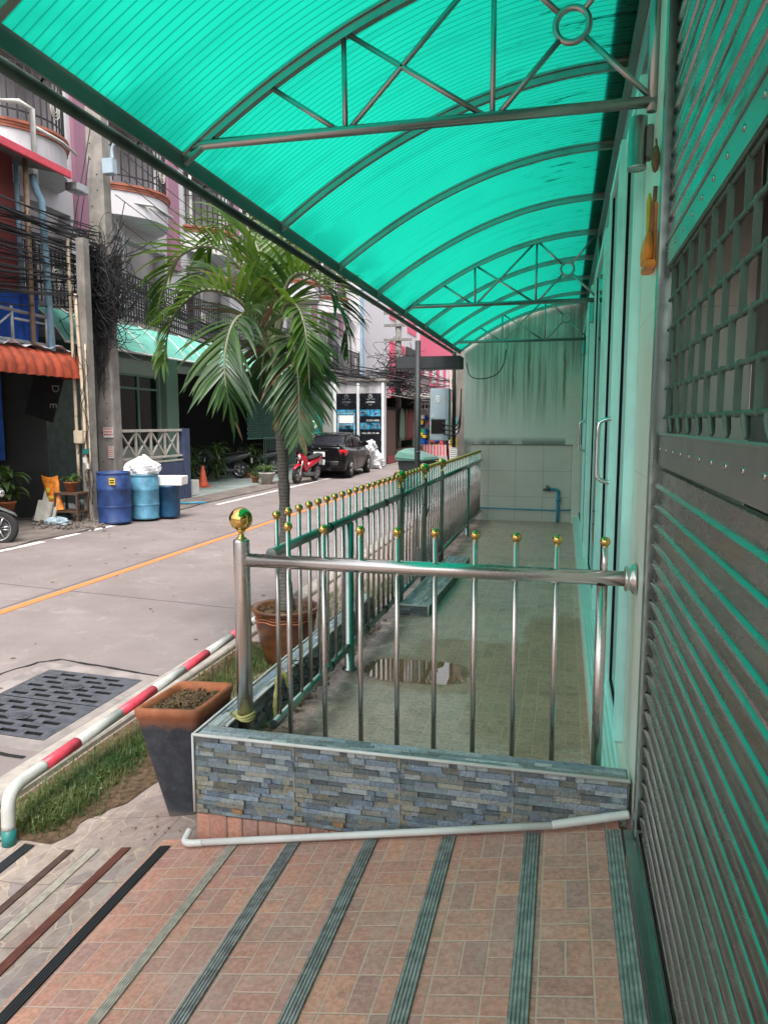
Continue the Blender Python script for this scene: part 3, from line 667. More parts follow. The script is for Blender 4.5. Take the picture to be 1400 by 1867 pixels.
# white drain pipe on the ramp
wp=thing('drain_pipe','white plastic pipe lying along the foot of the stone wall','pipe',(-1.585,2.8,-.32))
MB().tube(crv([(-1.60,2.86,-.285),(-1.600,2.838,-.296),(-1.598,2.812,-.306),(-1.575,2.800,-.309),(-1.50,2.800,-.296)],5),.0155,12).build('elbow','white_plastic',wp)
MB().tube([(-1.505,2.80,-.296),(-.6,2.803,-.128),(.02,2.806,-.012)],.0145,14).build('pipe','white_plastic',wp)
m=MB(); pts=[];rs_=[]
for i in range(60):
    t=i/59; pts.append((.0+.285*t,2.806+.035*t,-.014+.062*t)); rs_.append(.018 if i%2 else .0155)
m.tube(pts,rs_,12); m.build('corrugated_hose','white_plastic',wp)
# ---------------------------------------------------------------- canopy
def az_(x): return 3.36-.1975*(x-.25)**2
XS=[-1.62+i*(1.89/28) for i in range(29)]
cn=thing('canopy','green translucent arched canopy on steel ribs and trusses over the terrace','canopy',(.3,-.7,2.6))
m=MB(); t=.008
top=[(x,az_(x)+.036+t) for x in XS]; bot=[(x,az_(x)+.036) for x in XS]
m.strip(bot,-.7,11.86); m.sm=[True]*len(m.f)
o=m.build('roof_sheet','polycarbonate',cn,fix=False)
def sweep(m,xs,y,dz0,dz1,w):
    rings=[]
    for x in xs:
        z=az_(x); rings.append([(x,y-w,z+dz0),(x,y+w,z+dz0),(x,y+w,z+dz1),(x,y-w,z+dz1)])
    m.loft(rings,sm=False)
def truss(y):
    m=MB(); m.tube([(-1.59,y,2.715),(-1.54,y,2.735),(.30,y,2.735)],.021,10); o=m.build('truss_beam','steel_dull',cn)
    r=.011
    def s(a,b): MB().tube([(a[0],y,a[1]),(b[0],y,b[1])],r,8).build('strut','steel_dull',o)
    ax=lambda x:(x,az_(x)); s(ax(-1.22),(-.93,2.74)); s((-.90,2.74),ax(-.905)); s(ax(-.89),(-.34,2.745)); s((-.88,2.745),ax(-.33)); s((-.305,2.74),ax(-.305))
    c=(-.012,3.035); rr=.062
    for (a,b) in ((ax(-.29),1),((.28,2.75),1),((-.28,2.745),1),(ax(.26),1)):
        d=Vector((a[0]-c[0],a[1]-c[1])); e=d.normalized()*rr; s(a,(c[0]+e.x,c[1]+e.y))
    MB().tube([(c[0]+rr*math.cos(q),y,c[1]+rr*math.sin(q)) for q in [k*math.pi/10 for k in range(20)]],.0125,8,closed=True).build('ring','steel_dull',o)
    MB().tube([(.285,y,2.70),(.285,y,3.33)],.02,10).build('upright','steel_dull',o)
ys=[3.05-1.135*k for k in range(3,0,-1)]+[3.05,4.185,5.32,6.455,7.59,8.72,9.86,11.0,11.82]
for i,y in enumerate(ys):
    m=MB(); sweep(m,XS,y,-.012,.022,.016); sweep(m,XS,y,.0235,.034,.027); m.build('rib','steel_dull',cn)
for y in (3.05,7.59,11.0): truss(y)
m=MB(); m.box(-1.632,-1.622,-.7,11.86,2.636,2.712); m.build('eave_band','band_paint',cn)
MB().tube([(-1.715,-.7,2.648),(-1.715,11.86,2.648)],.023,14).build('gutter_pipe','gutter',cn)
m=MB(); m.bbox(.262,.298,-.7,11.86,3.31,3.36,.004); m.build('wall_rail','steel_dull',cn)
for i in range(22):
    y=-.6+i*.5675; m=MB(); m.tube([(-1.63,y,2.66),(-1.65,y,2.69),(-1.68,y,2.69),(-1.70,y,2.665)],.005,5)
    m.tube([(-1.665+.016*math.cos(q),y+.02*math.sin(q),2.675+.016*math.sin(q)) for q in [k*.6 for k in range(8)]],.004,5); m.build('eave_bracket','black_metal',cn)
# ---------------------------------------------------------------- our own building
sb=thing('shop_building','shop house on the right whose front carries the canopy','building',(.3,-3,0))
MB().box(.30,3.0,-3.5,12.5,3.38,9.5).build('upper_wall','wall_grey',sb)
MB().box(.17,.30,-.7,11.95,3.405,3.43).build('flashing','concrete_dark',sb)
MB().bbox(.30,.62,2.80,3.385,-.02,3.38,.006).build('tiled_column','column_tile',sb)
m=MB(); m.box(.165,.36,3.0,11.9,0.001,.098); m.build('door_sill','column_tile',sb)
m=MB()
for k in range(5): m.box(.175+k*.02,.187+k*.02,3.0,11.9,.098,.103)
m.build('sill_grooves','alu_cyan_lit',sb)
m=MB(); m.box(.30,.40,3.385,11.9,2.98,3.38); m.box(.284,.30,3.385,11.9,3.06,3.16); m.build('lintel','grey_paint',sb)
m=MB(); m.box(.62,.66,-3.5,2.8,-.02,3.38); m.box(.345,.62,-3.5,2.8,3.3,3.38); m.build('inner_wall','concrete_dark',sb)
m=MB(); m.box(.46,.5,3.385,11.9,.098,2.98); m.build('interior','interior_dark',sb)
MB().box(.33,.66,-3.5,2.8,-.06,-.002).build('inner_floor','concrete_dark',sb)
# doors: each leaf a frame, a pane, sometimes a handle
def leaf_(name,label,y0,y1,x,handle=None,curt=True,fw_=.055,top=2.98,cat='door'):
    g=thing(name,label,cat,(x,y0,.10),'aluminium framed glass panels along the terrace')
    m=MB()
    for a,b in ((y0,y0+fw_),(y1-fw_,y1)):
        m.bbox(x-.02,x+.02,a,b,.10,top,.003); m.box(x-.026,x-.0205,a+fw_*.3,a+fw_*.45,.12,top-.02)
    m.bbox(x-.02,x+.02,y0+fw_,y1-fw_,.10,.17,.003); m.bbox(x-.02,x+.02,y0+fw_,y1-fw_,top-.06,top,.003); m.build('frame','alu_cyan_lit',g)
    m=MB()
    for a in (y0+fw_,y1-fw_-.010): m.box(x-.010,x+.010,a,a+.010,.17,top-.06)
    m.box(x-.010,x+.010,y0+fw_+.01,y1-fw_-.01,.17,.178); m.build('gasket','void',g)
    m=MB(); m.box(x-.003,x+.003,y0+fw_+.010,y1-fw_-.010,.178,top-.06); m.build('pane','glass',g)
    if handle:
        hy=handle; m=MB(); m.tube(crv([(x-.02,hy,1.235),(x-.062,hy,1.245),(x-.082,hy,1.275),(x-.085,hy,1.40),(x-.082,hy,1.535),(x-.062,hy,1.565),(x-.02,hy,1.575)],5),.0115,12)
        for z in (1.235,1.575): m.tube([(x-.019,hy,z),(x-.026,hy,z)],.02,14)
        m.build('handle','chrome',g)
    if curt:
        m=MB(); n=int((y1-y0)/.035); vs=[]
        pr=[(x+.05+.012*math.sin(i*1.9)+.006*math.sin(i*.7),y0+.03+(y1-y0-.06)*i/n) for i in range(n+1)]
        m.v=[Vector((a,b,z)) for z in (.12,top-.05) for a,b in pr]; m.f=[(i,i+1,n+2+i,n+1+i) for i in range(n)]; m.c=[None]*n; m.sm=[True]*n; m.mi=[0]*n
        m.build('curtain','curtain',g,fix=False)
    return g
leaf_('glass_panel','nearest fixed glass panel beside the pale tiled column',3.395,4.10,.285,curt=False,cat='window')
leaf_('sliding_door','near glass door leaf with a long curved steel handle',4.11,4.98,.262,handle=4.14)
leaf_('sliding_door','near glass door leaf without a handle',4.93,5.85,.292)
leaf_('glass_panel','fixed glass panel between the near doors and the far doors',5.86,7.55,.275,cat='window')
MB().bbox(.27,.36,7.56,8.15,.099,2.98,.004).build('tiled_pier','column_tile',sb)
leaf_('sliding_door','far glass door leaf with a steel handle',8.16,8.98,.255,handle=8.90)
leaf_('sliding_door','far glass door leaf without a handle',8.99,9.85,.275)
leaf_('glass_panel','farthest fixed glass panel next to the end wall',9.86,11.85,.265,cat='window')
# ---------------------------------------------------------------- roller shutter
sh=thing('roller_shutter','steel roller shutter with an open link grille band between mirror slats','shutter',(.325,2.7,0))
SX=.325; Y0,Y1=-3.,2.725
def slat(m,z,p=.07,seed=0,pk=1.):
    j=random.Random(seed).uniform(-.0012,.0012)
    pr=[(SX+.006,z),(SX-.004*pk,z+.0005),(SX-.012*pk,z+.002),(SX-.0150*pk,z+.005),(SX-.0145*pk,z+.008),(SX-.0005,z+.0145),(SX+.0005+j,z+.021),(SX+.0016,z+.045),(SX+.001-j,z+.062),(SX-.003,z+.066),(SX+.006,z+.0695)]
    n=len(pr); NY=46; vs=[]
    for k in range(NY+1):
        y=Y0+(Y1-Y0)*k/NY
        for i,(x,zz) in enumerate(pr):
            w=.0008*math.sin(y*3.1+seed*1.7)+.0003*math.sin(y*7.7+seed*2.9) if i in (7,8) else 0
            vs.append((x+w,y,zz))
    m.add(vs,[(k*n+i,k*n+i+1,(k+1)*n+i+1,(k+1)*n+i) for k in range(NY) for i in range(5)],True)
    m.add(vs,[(k*n+i,k*n+i+1,(k+1)*n+i+1,(k+1)*n+i) for k in range(NY) for i in range(5,n-1)],False)
for k in range(20):
    m=MB(); slat(m,.03+k*.0683,seed=k); m.build('slat','shutter_steel',sh,fix=False)
for k in range(17):
    m=MB(); slat(m,2.155+k*.0683,seed=50+k,pk=.35); m.build('slat','shutter_steel',sh,fix=False)
def rivet_plate(z0,z1,name):
    m=MB(); m.bbox(SX-.006,SX+.006,Y0,Y1,z0,z1,.004); m.tube([(SX-.006,Y0,z1-.002),(SX-.006,Y1,z1-.002)],.006,8); o=m.build('cover_plate','plate_steel',sh)
    y=2.66
    while y>.4: MB().ball((SX-.0065,y,(z0+z1)/2+.004),.0085,10,sx=.45).build('rivet','shutter_steel',o); y-=.15
rivet_plate(1.405,1.515,'a'); rivet_plate(2.065,2.150,'b')
RZ=[1.570+.0985*k for k in range(6)]
for z in RZ: 
    m=MB(); m.tube([(SX+.012,Y0,z),(SX+.012,Y1,z)],.0062,10); m.build('grille_rod','grille_paint',sh)
m_=0
for k in range(len(RZ)-1):
    for i in range(30):
        y=2.64-.085*(k%2)-.17*i
        if y<.2: break
        z0,z1=RZ[k],RZ[k+1]; m=MB(); w=.0085; m.box(SX+.003,SX+.018,y-.0012,y+.0012,z0+.002,z1-.002)
        for zz,s in ((z0,1),(z1,-1)): m.tube([(SX+.012,y-w,zz),(SX+.012,y+w,zz)],.0082,10)
        m.build('grille_link','grille_paint',sh) if m_<95 else None; m_+=1
for i in range(15):
    m=MB(); y=2.555-.17*i
    m.loft([[(SX+.012+dx-w,y+e-.001,z),(SX+.012+dx+w,y+e-.001,z),(SX+.012+dx+w,y+e+.001,z),(SX+.012+dx-w,y+e+.001,z)] for dx,w,z,e in ((-.002,.008,1.573,0),(-.002,.009,1.556,.004),(0,.008,1.540,.004),(0,.006,1.528,-.002),(-.002,.003,1.519,-.01))],sm=True)
    m.build('hook','grille_paint',sh)
m=MB(); m.box(.296,.3035,2.73,2.797,0.02,3.35); m.box(.3036,.345,2.785,2.797,.02,3.35); m.box(.34,.345,2.70,2.784,.02,3.35); m.build('guide_rail','green_lit_steel',sh)
m=MB(); m.bbox(.262,.30,-2.,2.79,.001,.014,.003); m.box(.3003,.304,-2,2.79,0.001,.055); m.build('floor_channel','green_lit_steel',sh)
m=MB(); m.bbox(.29,.36,-3,2.72,3.31,3.38,.004); m.build('head_box','concrete_dark',sh)
m=MB(); m.bbox(.225,.2985,.6,2.93,3.05,3.30,.005); m.build('fascia_box','grey_paint',sh)
# lamps, offering holder, tap
def lamp(y,label):
    g=thing('wall_lamp',label,'lamp',(.245,y,2.53),'cylinder lamps below the truss ends')
    m=MB(); m.lathe([(.030,.004),(.0355,0),(.0365,.006),(.036,.012),(.034,.014),(.034,.185),(.0335,.190),(0,.191)],(.245,y,2.525),24); m.build('housing','steel_dull',g)
    MB().lathe([(0,.0),(.029,.0)],(.245,y,2.531),20).build('lens','white_plastic',g)
    m=MB(); m.bbox(.275,.2995,y-.03,y+.03,2.56,2.68,.004); m.build('bracket','concrete_dark',g)
lamp(3.14,'nearest cylindrical metal lamp, above the pale tiled column'); lamp(7.62,'cylindrical metal lamp under the second truss'); lamp(11.1,'small cylindrical lamp near the stained end wall')
g=thing('offering_holder','orange and yellow offering holder fixed high on the pale column','ornament',(.27,2.92,2.1))
m=MB(); m.bbox(.262,.298,2.83,3.0,2.10,2.125,.004); m.bbox(.285,.299,2.86,2.97,2.125,2.33,.004); m.build('back_plate','bag_orange',g)
for i in range(5): 
    y=2.845+i*.033; MB().lathe([(.004,0),(.014,.005),(.015,.05),(.011,.085),(.0,.11)],(.272,y,2.125),12).build('cup','yellow' if i%2 else 'bag_orange',g)
MB().lathe([(.006,0),(.008,.08),(.010,.17),(.004,.2)],(.275,2.91,2.17),10).build('candle','yellow',g)
MB().tube([(.28,2.86,2.125),(.29,2.87,2.38)],.008,8).build('stick','terracotta_trim',g)
m=MB(); m.ball((.285,2.86,2.47),.03,10,sx=.5,sy=.8,sz=1.6); m.tube([(.29,2.86,2.48),(.285,2.87,2.54)],.004,5); tag(m.build('wasp_nest','dead_leaf',loc=(.285,2.86,2.44)),'dried brown bundle hanging by the lamp on the column','nest')
ew=thing('end_wall','weather-stained end wall with a pale tiled lower part','wall',(-1.56,11.9,0))
xs=[-1.56+i*(1.86/24) for i in range(25)]
m=MB(); m.prism([(-1.56,-.5),(.30,-.5)]+[(x,min(az_(x)+.02,3.37)) for x in reversed(xs)],11.905,12.03); m.build('plaster','end_wall',ew)
m=MB(); m.box(-1.44,.30,11.895,11.9045,0,1.205); m.build('dado','dado_tile',ew)
m=MB(); m.box(-1.44,.30,11.885,11.9045,1.2055,1.219); m.build('dado_ledge','concrete_dark',ew)
m=MB(); m.bbox(.03,.28,11.80,11.9,1.22,2.28,.006); m.bbox(.14,.28,11.78,11.9,0.0,1.2195,.004); m.build('pier','column_tile',ew)
g=thing('water_tap','blue plastic water pipe with a valve on the end wall','tap',(-.06,11.84,0))
MB().tube(crv([(-.06,11.85,0),(-.06,11.85,.44),(-.06,11.85,.485),(-.09,11.85,.515),(-.20,11.85,.52)],4),.0235,12).build('riser','tap_blue',g)
m=MB(); m.tube([(-.18,11.85,.52),(-.25,11.85,.52)],.03,12); m.tube([(-.25,11.85,.52),(-.29,11.85,.505)],.02,10); m.tube([(-.23,11.85,.52),(-.23,11.85,.575)],.010,8); m.bbox(-.26,-.20,11.84,11.86,.57,.582,.003); m.build('valve','iron',g)
m=MB(); m.tube([(-.06,11.85,.33),(-.06,11.85,.385)],.032,12); m.build('union','tap_blue',g)
MB().tube([(-1.33,11.86,.20),(-.9,11.86,.195),(-.1,11.865,.185),(.14,11.86,.20)],.0115,10).build('supply_pipe','tap_blue',g)
tag(MB().tube(crv([(-1.52,11.8,2.50),(-1.46,11.75,2.30),(-1.28,11.7,2.24),(-1.05,11.7,2.30),(-.93,11.7,2.47),(-.90,11.7,2.68)],6),.008,6).build('hanging_cable','cable',loc=(-1.52,11.8,2.5)),'single dark cable drooping in front of the stained end wall','cable')
# ---------------------------------------------------------------- tall black planter
bp_=thing('planter','tall tapered black clay planter with a bare terracotta rim','planter',(-1.78,3.2,-.38))
def ring4(c,z,ins=0):
    ce=sum((Vector(p+(0,)) for p in c),Vector())/4; out=[]
    for p in c:
        v=Vector(p+(0,))-ce; out.append(ce+v*(1-ins/ v.length)+Vector((0,0,z)))
    r=[]
    for i in range(4):
        a,b=out[i],out[(i+1)%4]; p,q=out[i-1],out[(i+1)%4]
        # rounded corners
        for t in (0,.5,1): 
            va=(out[i-1]-out[i]).normalized()*.03; vb=(out[(i+1)%4]-out[i]).normalized()*.03
            r.append(out[i]+va*(1-t)**2+vb*t**2)
    return r
TQ=[(-1.95,2.985),(-1.635,3.03),(-1.635,3.44),(-1.925,3.40)]; BQ=[(-1.853,3.10),(-1.70,3.115),(-1.70,3.31),(-1.85,3.30)]
def lerpq(t): return [tuple(Vector(b).lerp(Vector(a),t)) for a,b in zip(TQ,BQ)]
m=MB().loft([ring4(lerpq(t),-.385+.585*t) for t in (0,.02,.25,.5,.75,.93)],caps=False); c0=ring4(lerpq(0),-.384); m.add(c0,[tuple(range(12))]); m.build('body','pot_black',bp_)
m=MB(); m.loft([ring4(lerpq(.90),.148,-.001),ring4(lerpq(.935),.168,-.008),ring4(TQ,.198,-.004),ring4(TQ,.206,.012),ring4(TQ,.203,.035),ring4(TQ,.175,.045),ring4(TQ,.08,.06)],caps=False); m.build('rim','terracotta',bp_)
m=MB(); 
c0=ring4(TQ,.152,.045); m.add(c0,[tuple(range(12))]); m.build('soil','soil',bp_)
m=MB(); rr=random.Random(3); ce=Vector((-1.79,3.215,.155))
for i in range(300):
    p=ce+Vector((rr.uniform(-.12,.12),rr.uniform(-.16,.16),rr.uniform(0,.02))); a=rr.uniform(0,6.28); l=rr.uniform(.02,.06); d=Vector((math.cos(a),math.sin(a),rr.uniform(-.2,.3)))*l
    m.tube([p-d*.5,p+Vector((0,0,.006)),p+d*.5],rr.choice([.002,.0032,.0045]),4)
m.build('twigs','dead_leaf',bp_)
m=MB()
for i in range(260):
    p=ce+Vector((rr.uniform(-.125,.125),rr.uniform(-.17,.17),rr.uniform(-.004,.016))); m.ball(p,rr.uniform(.008,.022),6,sz=.6)
m.build('clods','soil',bp_)
# ---------------------------------------------------------------- red and white pipe rail
pr_=thing('pipe_barrier','low red and white painted pipe rail along the kerb','barrier',(-2.52,2.81,-.45))
MB().tube([(-2.52,2.80,-.46),(-2.523,2.805,-.375)],.033,20).build('base','teal_paint',pr_)
segs=[3.10,3.385,3.815,4.22,4.64,5.03,5.49,5.9,6.35,6.75,7.2]
def pp(y): return (-2.545-.035*(y-2.9),y,-.2-.003*(y-3))
MB().tube(crv([(-2.523,2.805,-.378),(-2.53,2.82,-.27),(-2.537,2.85,-.222),(-2.543,2.91,-.202),pp(3.02),pp(3.10)],5),.0315,20).build('elbow','pipe_white',pr_)
for i,(a,b) in enumerate(zip(segs,segs[1:])): MB().tube([pp(a+.0005),pp(b-.0005)],.0315 if i%2 else .032,20).build('red_band' if i%2==0 else 'white_band','red_paint' if i%2==0 else 'pipe_white',pr_)
MB().tube([pp(7.2),(-2.7,7.25,-.25),(-2.7,7.25,-.46)],.0315,16).build('leg','pipe_white',pr_)
# ---------------------------------------------------------------- grass
def grass(spots,name,n,seed,hh=(.03,.10)):
    rr=random.Random(seed); m=MB()
    for i in range(n):
        x,y=spots(rr); z=rampz(x)-.004; a=rr.uniform(0,6.28); h=rr.uniform(*hh); w=rr.uniform(.0015,.003); l=Vector((math.cos(a),math.sin(a),0)); pd=Vector((-l.y,l.x,0))*w; b=rr.uniform(.2,1.0)*h
        p=Vector((x,y,z)); q=p+l*b*.35+Vector((0,0,h*.6)); t=p+l*b+Vector((0,0,h*rr.uniform(.65,.95)))
        m.add([p-pd,p+pd,q+pd*.8,q-pd*.8,t],[(0,1,2,3),(3,2,4)])
    return m.build(name,'grass_blade',fix=False)
def sp1(r):
    c=r.random()
    while True:
        y=r.triangular(2.86,4.35,3.1); x=r.gauss(-2.53,.085); 
        x=min(max(x,-2.74),-2.12)
        if r.random()<1-.6*max(0,(y-3.7)): return x,y
def sp2(r): return min(max(r.gauss(-2.42,.16),-2.74),-1.95),r.uniform(4.35,6.0)
tag(grass(sp1,'grass',5200,1),'green grass growing under the red and white rail',"grass",kind='stuff')
tag(grass(sp2,'grass',3200,2,(.04,.12)),'grass strip behind the tall black planter along the kerb','grass',kind='stuff')
tag(grass(lambda r:(r.uniform(-2.6,-1.7),r.uniform(6.4,9)),'grass',2500,3,(.04,.11)),'sparse grass beyond the palm pot','grass',kind='stuff')
m=MB(); rr=random.Random(6)
for i in range(150):
    x,y=sp1(rr); p=Vector((x,y,rampz(x)+rr.uniform(.01,.05))); 
    for k in range(3):
        a=rr.uniform(0,6.28); d=Vector((math.cos(a),math.sin(a),rr.uniform(.2,.8))).normalized()*rr.uniform(.012,.022); s_=Vector((-d.y,d.x,0)).normalized()*.008; m.quad(p,p+d*.5+s_,p+d,p+d*.5-s_)
tag(m.build('weeds','shrub_leaf',fix=False),'small broad-leaved weeds in the grass near the rail elbow','weeds',kind='stuff')
m=MB(); 
def dirt(xf,y0,y1):
    y=y0; pa=None
    while y<y1:
        a,b=xf(y); p=(Vector((a,y,rampz(a)+.001)),Vector((b,y,rampz(b)+.001)))
        if pa: m.quad(pa[0],pa[1],p[1],p[0])
        pa=p; y+=.06
rr=random.Random(12); dirt(lambda y:(-2.78,-2.25+rr.uniform(-.04,.04)-.1*math.sin(y*3)-(.12 if y>3.9 else 0)),2.85,6.2)
o=m.build('soil_strip','soil'); o['kind']='structure'
# ---------------------------------------------------------------- drain covers
def cover(y0,label):
    X0,X1=-3.92,-3.10; Y1_=y0+.555; z=lambda x:roadz(x)+.004
    g=thing('drain_cover',label,'drain cover',(-3.5,y0,roadz(-3.5)),'paired drain covers in the road')
    m=MB(); nx,ny=6,4; rows=[]
    L=X1-X0; mg=.03; cw=(L-2*mg)/ (ny*1.0); ch=(.555-2*mg)/6
    # rows of long slots; cell = frame round one slot
    def cell(xa,xb,ya,yb,slot=True):
        if not slot: m.quad((xa,ya,z(xa)),(xb,ya,z(xb)),(xb,yb,z(xb)),(xa,yb,z(xa))); return
        sx=(xb-xa)*.17; sy=(yb-ya)*.22; a,b,c,d=xa+sx,xb-sx,ya+sy,yb-sy
        o=[(xa,ya),(xb,ya),(xb,yb),(xa,yb)]; i=[(a,c),(b,c),(b,d),(a,d)]
        P=lambda q,dz=0:(q[0],q[1],z(q[0])+dz)
        for k in range(4):
            k2=(k+1)%4; m.m=0; m.quad(P(o[k]),P(o[k2]),P(i[k2]),P(i[k])); m.m=1; m.quad(P(i[k],-.004),P(i[k2],-.004),P(i[k2],-.06),P(i[k],-.06)); m.m=0; m.quad(P(i[k]),P(i[k2]),P(i[k2],-.004),P(i[k],-.004))
    for r_ in range(6):
        ya=y0+mg+r_*ch; off=(r_%2)*.5*cw
        if off: cell(X0+mg,X0+mg+off,ya,ya+ch,False)
        n=ny if not off else ny-1
        for c in range(n):
            xa=X0+mg+off+c*cw
            cell(xa,xa+cw,ya,ya+ch,not (r_ in (2,3) and abs(xa+cw/2-(X0+X1)/2)<cw*.45))
        if off: cell(X1-mg-off,X1-mg,ya,ya+ch,False)
    for a in ((X0,X1,y0,y0+mg),(X0,X1,Y1_-mg,Y1_),(X0,X0+mg,y0+mg,Y1_-mg),(X1-mg,X1,y0+mg,Y1_-mg)): cell(*a,False)
    m.build('grating',None,g,mats=['iron','void'],fix=False)  # slot walls coloured black to paint in the shade inside the slots
    MB().quad((X0,y0,z(X0)-.06),(X1,y0,z(X1)-.06),(X1,Y1_,z(X1)-.06),(X0,Y1_,z(X0)-.06)).build('pit','void',g)
    m=MB(); cx,cy=(X0+X1)/2,(y0+Y1_)/2; m.tube([(cx+.085*math.cos(a),cy+.055*math.sin(a),z(cx)+.003) for a in [k*math.pi/12 for k in range(24)]],.004,5,closed=True)
    for k in range(-2,3): m.box(cx-.05,cx+.05,cy+k*.016-.003,cy+k*.016+.003,z(cx),z(cx)+.004)
    m.build('emblem','iron',g)
cover(3.78,'nearer cast iron drain cover with rows of slots'); cover(4.345,'farther cast iron drain cover with rows of slots')
m=MB()
def rim(a,b,c,d): 
    m.quad(*[(p[0],p[1],roadz(p[0])+.002) for p in (a,b,c,d)])
for xa,xb,ya,yb in ((-4.06,-3.02,3.64,3.78),(-4.06,-3.02,4.90,5.04),(-4.06,-3.92,3.78,4.90),(-3.10,-3.02,3.78,4.90)): m.quad(*[(x,y,roadz(x)+.0008) for x,y in ((xa,ya),(xb,ya),(xb,yb),(xa,yb))])
o=m.build('drain_surround','surround'); o['kind']='structure'
m=MB(); rr=random.Random(4)
def crack(pts,w,nm='cable'):
    ps=[]
    for a,b in zip(pts,pts[1:]):
        for k in range(10): 
            t=k/10; ps.append((a[0]+(b[0]-a[0])*t+rr.uniform(-.012,.012),a[1]+(b[1]-a[1])*t+rr.uniform(-.012,.012)))
    ps.append(pts[-1])
    for i,(a,b) in enumerate(zip(ps,ps[1:])):
        d=Vector((b[0]-a[0],b[1]-a[1])).normalized()*w; n=Vector((-d.y,d.x))*rr.uniform(.5,1.3)
        m.quad(*[(x,y,roadz(x)+.0035) for x,y in ((a[0]-n.x,a[1]-n.y),(b[0]-n.x,b[1]-n.y),(b[0]+n.x,b[1]+n.y),(a[0]+n.x,a[1]+n.y))])
crack([(-4.3,4.4),(-4.12,5.02),(-4.0,5.14),(-3.03,5.02)],.014); crack([(-4.3,3.75),(-4.1,3.60),(-3.05,3.55)],.014)
o=m.build('asphalt_seams','void'); o['kind']='structure'
m=MB(); rr=random.Random(14)
for i in range(70):
    x=rr.uniform(-7.5,-3.2); y=rr.uniform(3.5,14); l=rr.uniform(.01,.035); a=rr.uniform(0,3); d=Vector((math.cos(a),math.sin(a),0))*l; p=Vector((x,y,roadz(x)+.004)); q=Vector((-d.y,d.x,0))*.5
    m.quad(p-d,p-q+Vector((0,0,.004)),p+d,p+q+Vector((0,0,.006)))
for i in range(30):
    x=rr.uniform(-2.1,-1.7); y=rr.uniform(2.85,3.0) if rr.random()<.3 else rr.uniform(2.9,6); l=rr.uniform(.006,.02); a=rr.uniform(0,3); d=Vector((math.cos(a),math.sin(a),0))*l; p=Vector((x,y,rampz(x)+.002)); q=Vector((-d.y,d.x,0))*.5
    m.quad(p-d,p-q+Vector((0,0,.004)),p+d,p+q+Vector((0,0,.006)))
tag(m.build('fallen_leaves','dead_leaf',fix=False),'scattered dead leaves and grit on road and pavement','leaves',kind='stuff')
# ---------------------------------------------------------------- palm in glazed pot
gp=thing('glazed_pot','big round brown glazed pot with scroll pattern holding the palm','pot',(-2.19,5.6,-.44))
m=MB(); m.lathe([(.150,0),(.17,.02),(.20,.14),(.235,.30),(.250,.40),(.247,.44),(.265,.455),(.285,.475),(.29,.49),(.275,.498),(.245,.49),(.232,.47),(.225,.42)],(-2.19,5.6,-.44),40)
m.build('pot_body','glazed_pot',gp)
m=MB()
for zz in (.40,.425,.447): m.tube([(-2.19+(.2515+.006*(zz>.44))*math.cos(a),5.6+(.2515)*math.sin(a),-.44+zz+.007*math.sin(a*9)) for a in [k*math.pi/36 for k in range(72)]],.005,5,closed=True)
m.build('raised_band','terracotta',gp)
MB().lathe([(0,.462),(.1,.455),(.232,.44)],(-2.19,5.6,-.44),24).build('soil','soil',gp)
m=MB(); rr=random.Random(22)
for i in range(260):
    a=rr.uniform(0,6.28); r=rr.uniform(.05,.22); p=Vector((-2.19+r*math.cos(a),5.6+r*math.sin(a),.02)); d=Vector((rr.uniform(-1,1),rr.uniform(-1,1),rr.uniform(-.1,.9))).normalized()*rr.uniform(.02,.06)
    m.tube([p,p+d*.6,p+d+Vector((0,0,-.01))],.0022,4)
m.build('root_mat','dead_leaf',gp)
pm=thing('palm_tree','small palm with arching drooping fronds growing in the brown pot','palm',(-2.19,5.6,.0))
tp=crv([(-2.19,5.6,.0),(-2.188,5.6,.4),(-2.186,5.6,.98),(-2.205,5.6,1.40),(-2.212,5.6,1.50)],8); n=len(tp)
MB().tube(tp,[.078-.035*min(1,i/6)+.004*((i*7)%3)-.004*i/n for i in range(n)],18).build('trunk','palm_trunk',pm)
tp=crv([(-2.212,5.6,1.49),(-2.222,5.6,1.65),(-2.234,5.6,1.86),(-2.25,5.6,2.08),(-2.26,5.6,2.25)],6); n=len(tp)
MB().tube(tp,[.047,.050,.050,.048]+[.046-.024*i/(n-4) for i in range(n-4)],16).build('crownshaft','crownshaft',pm)
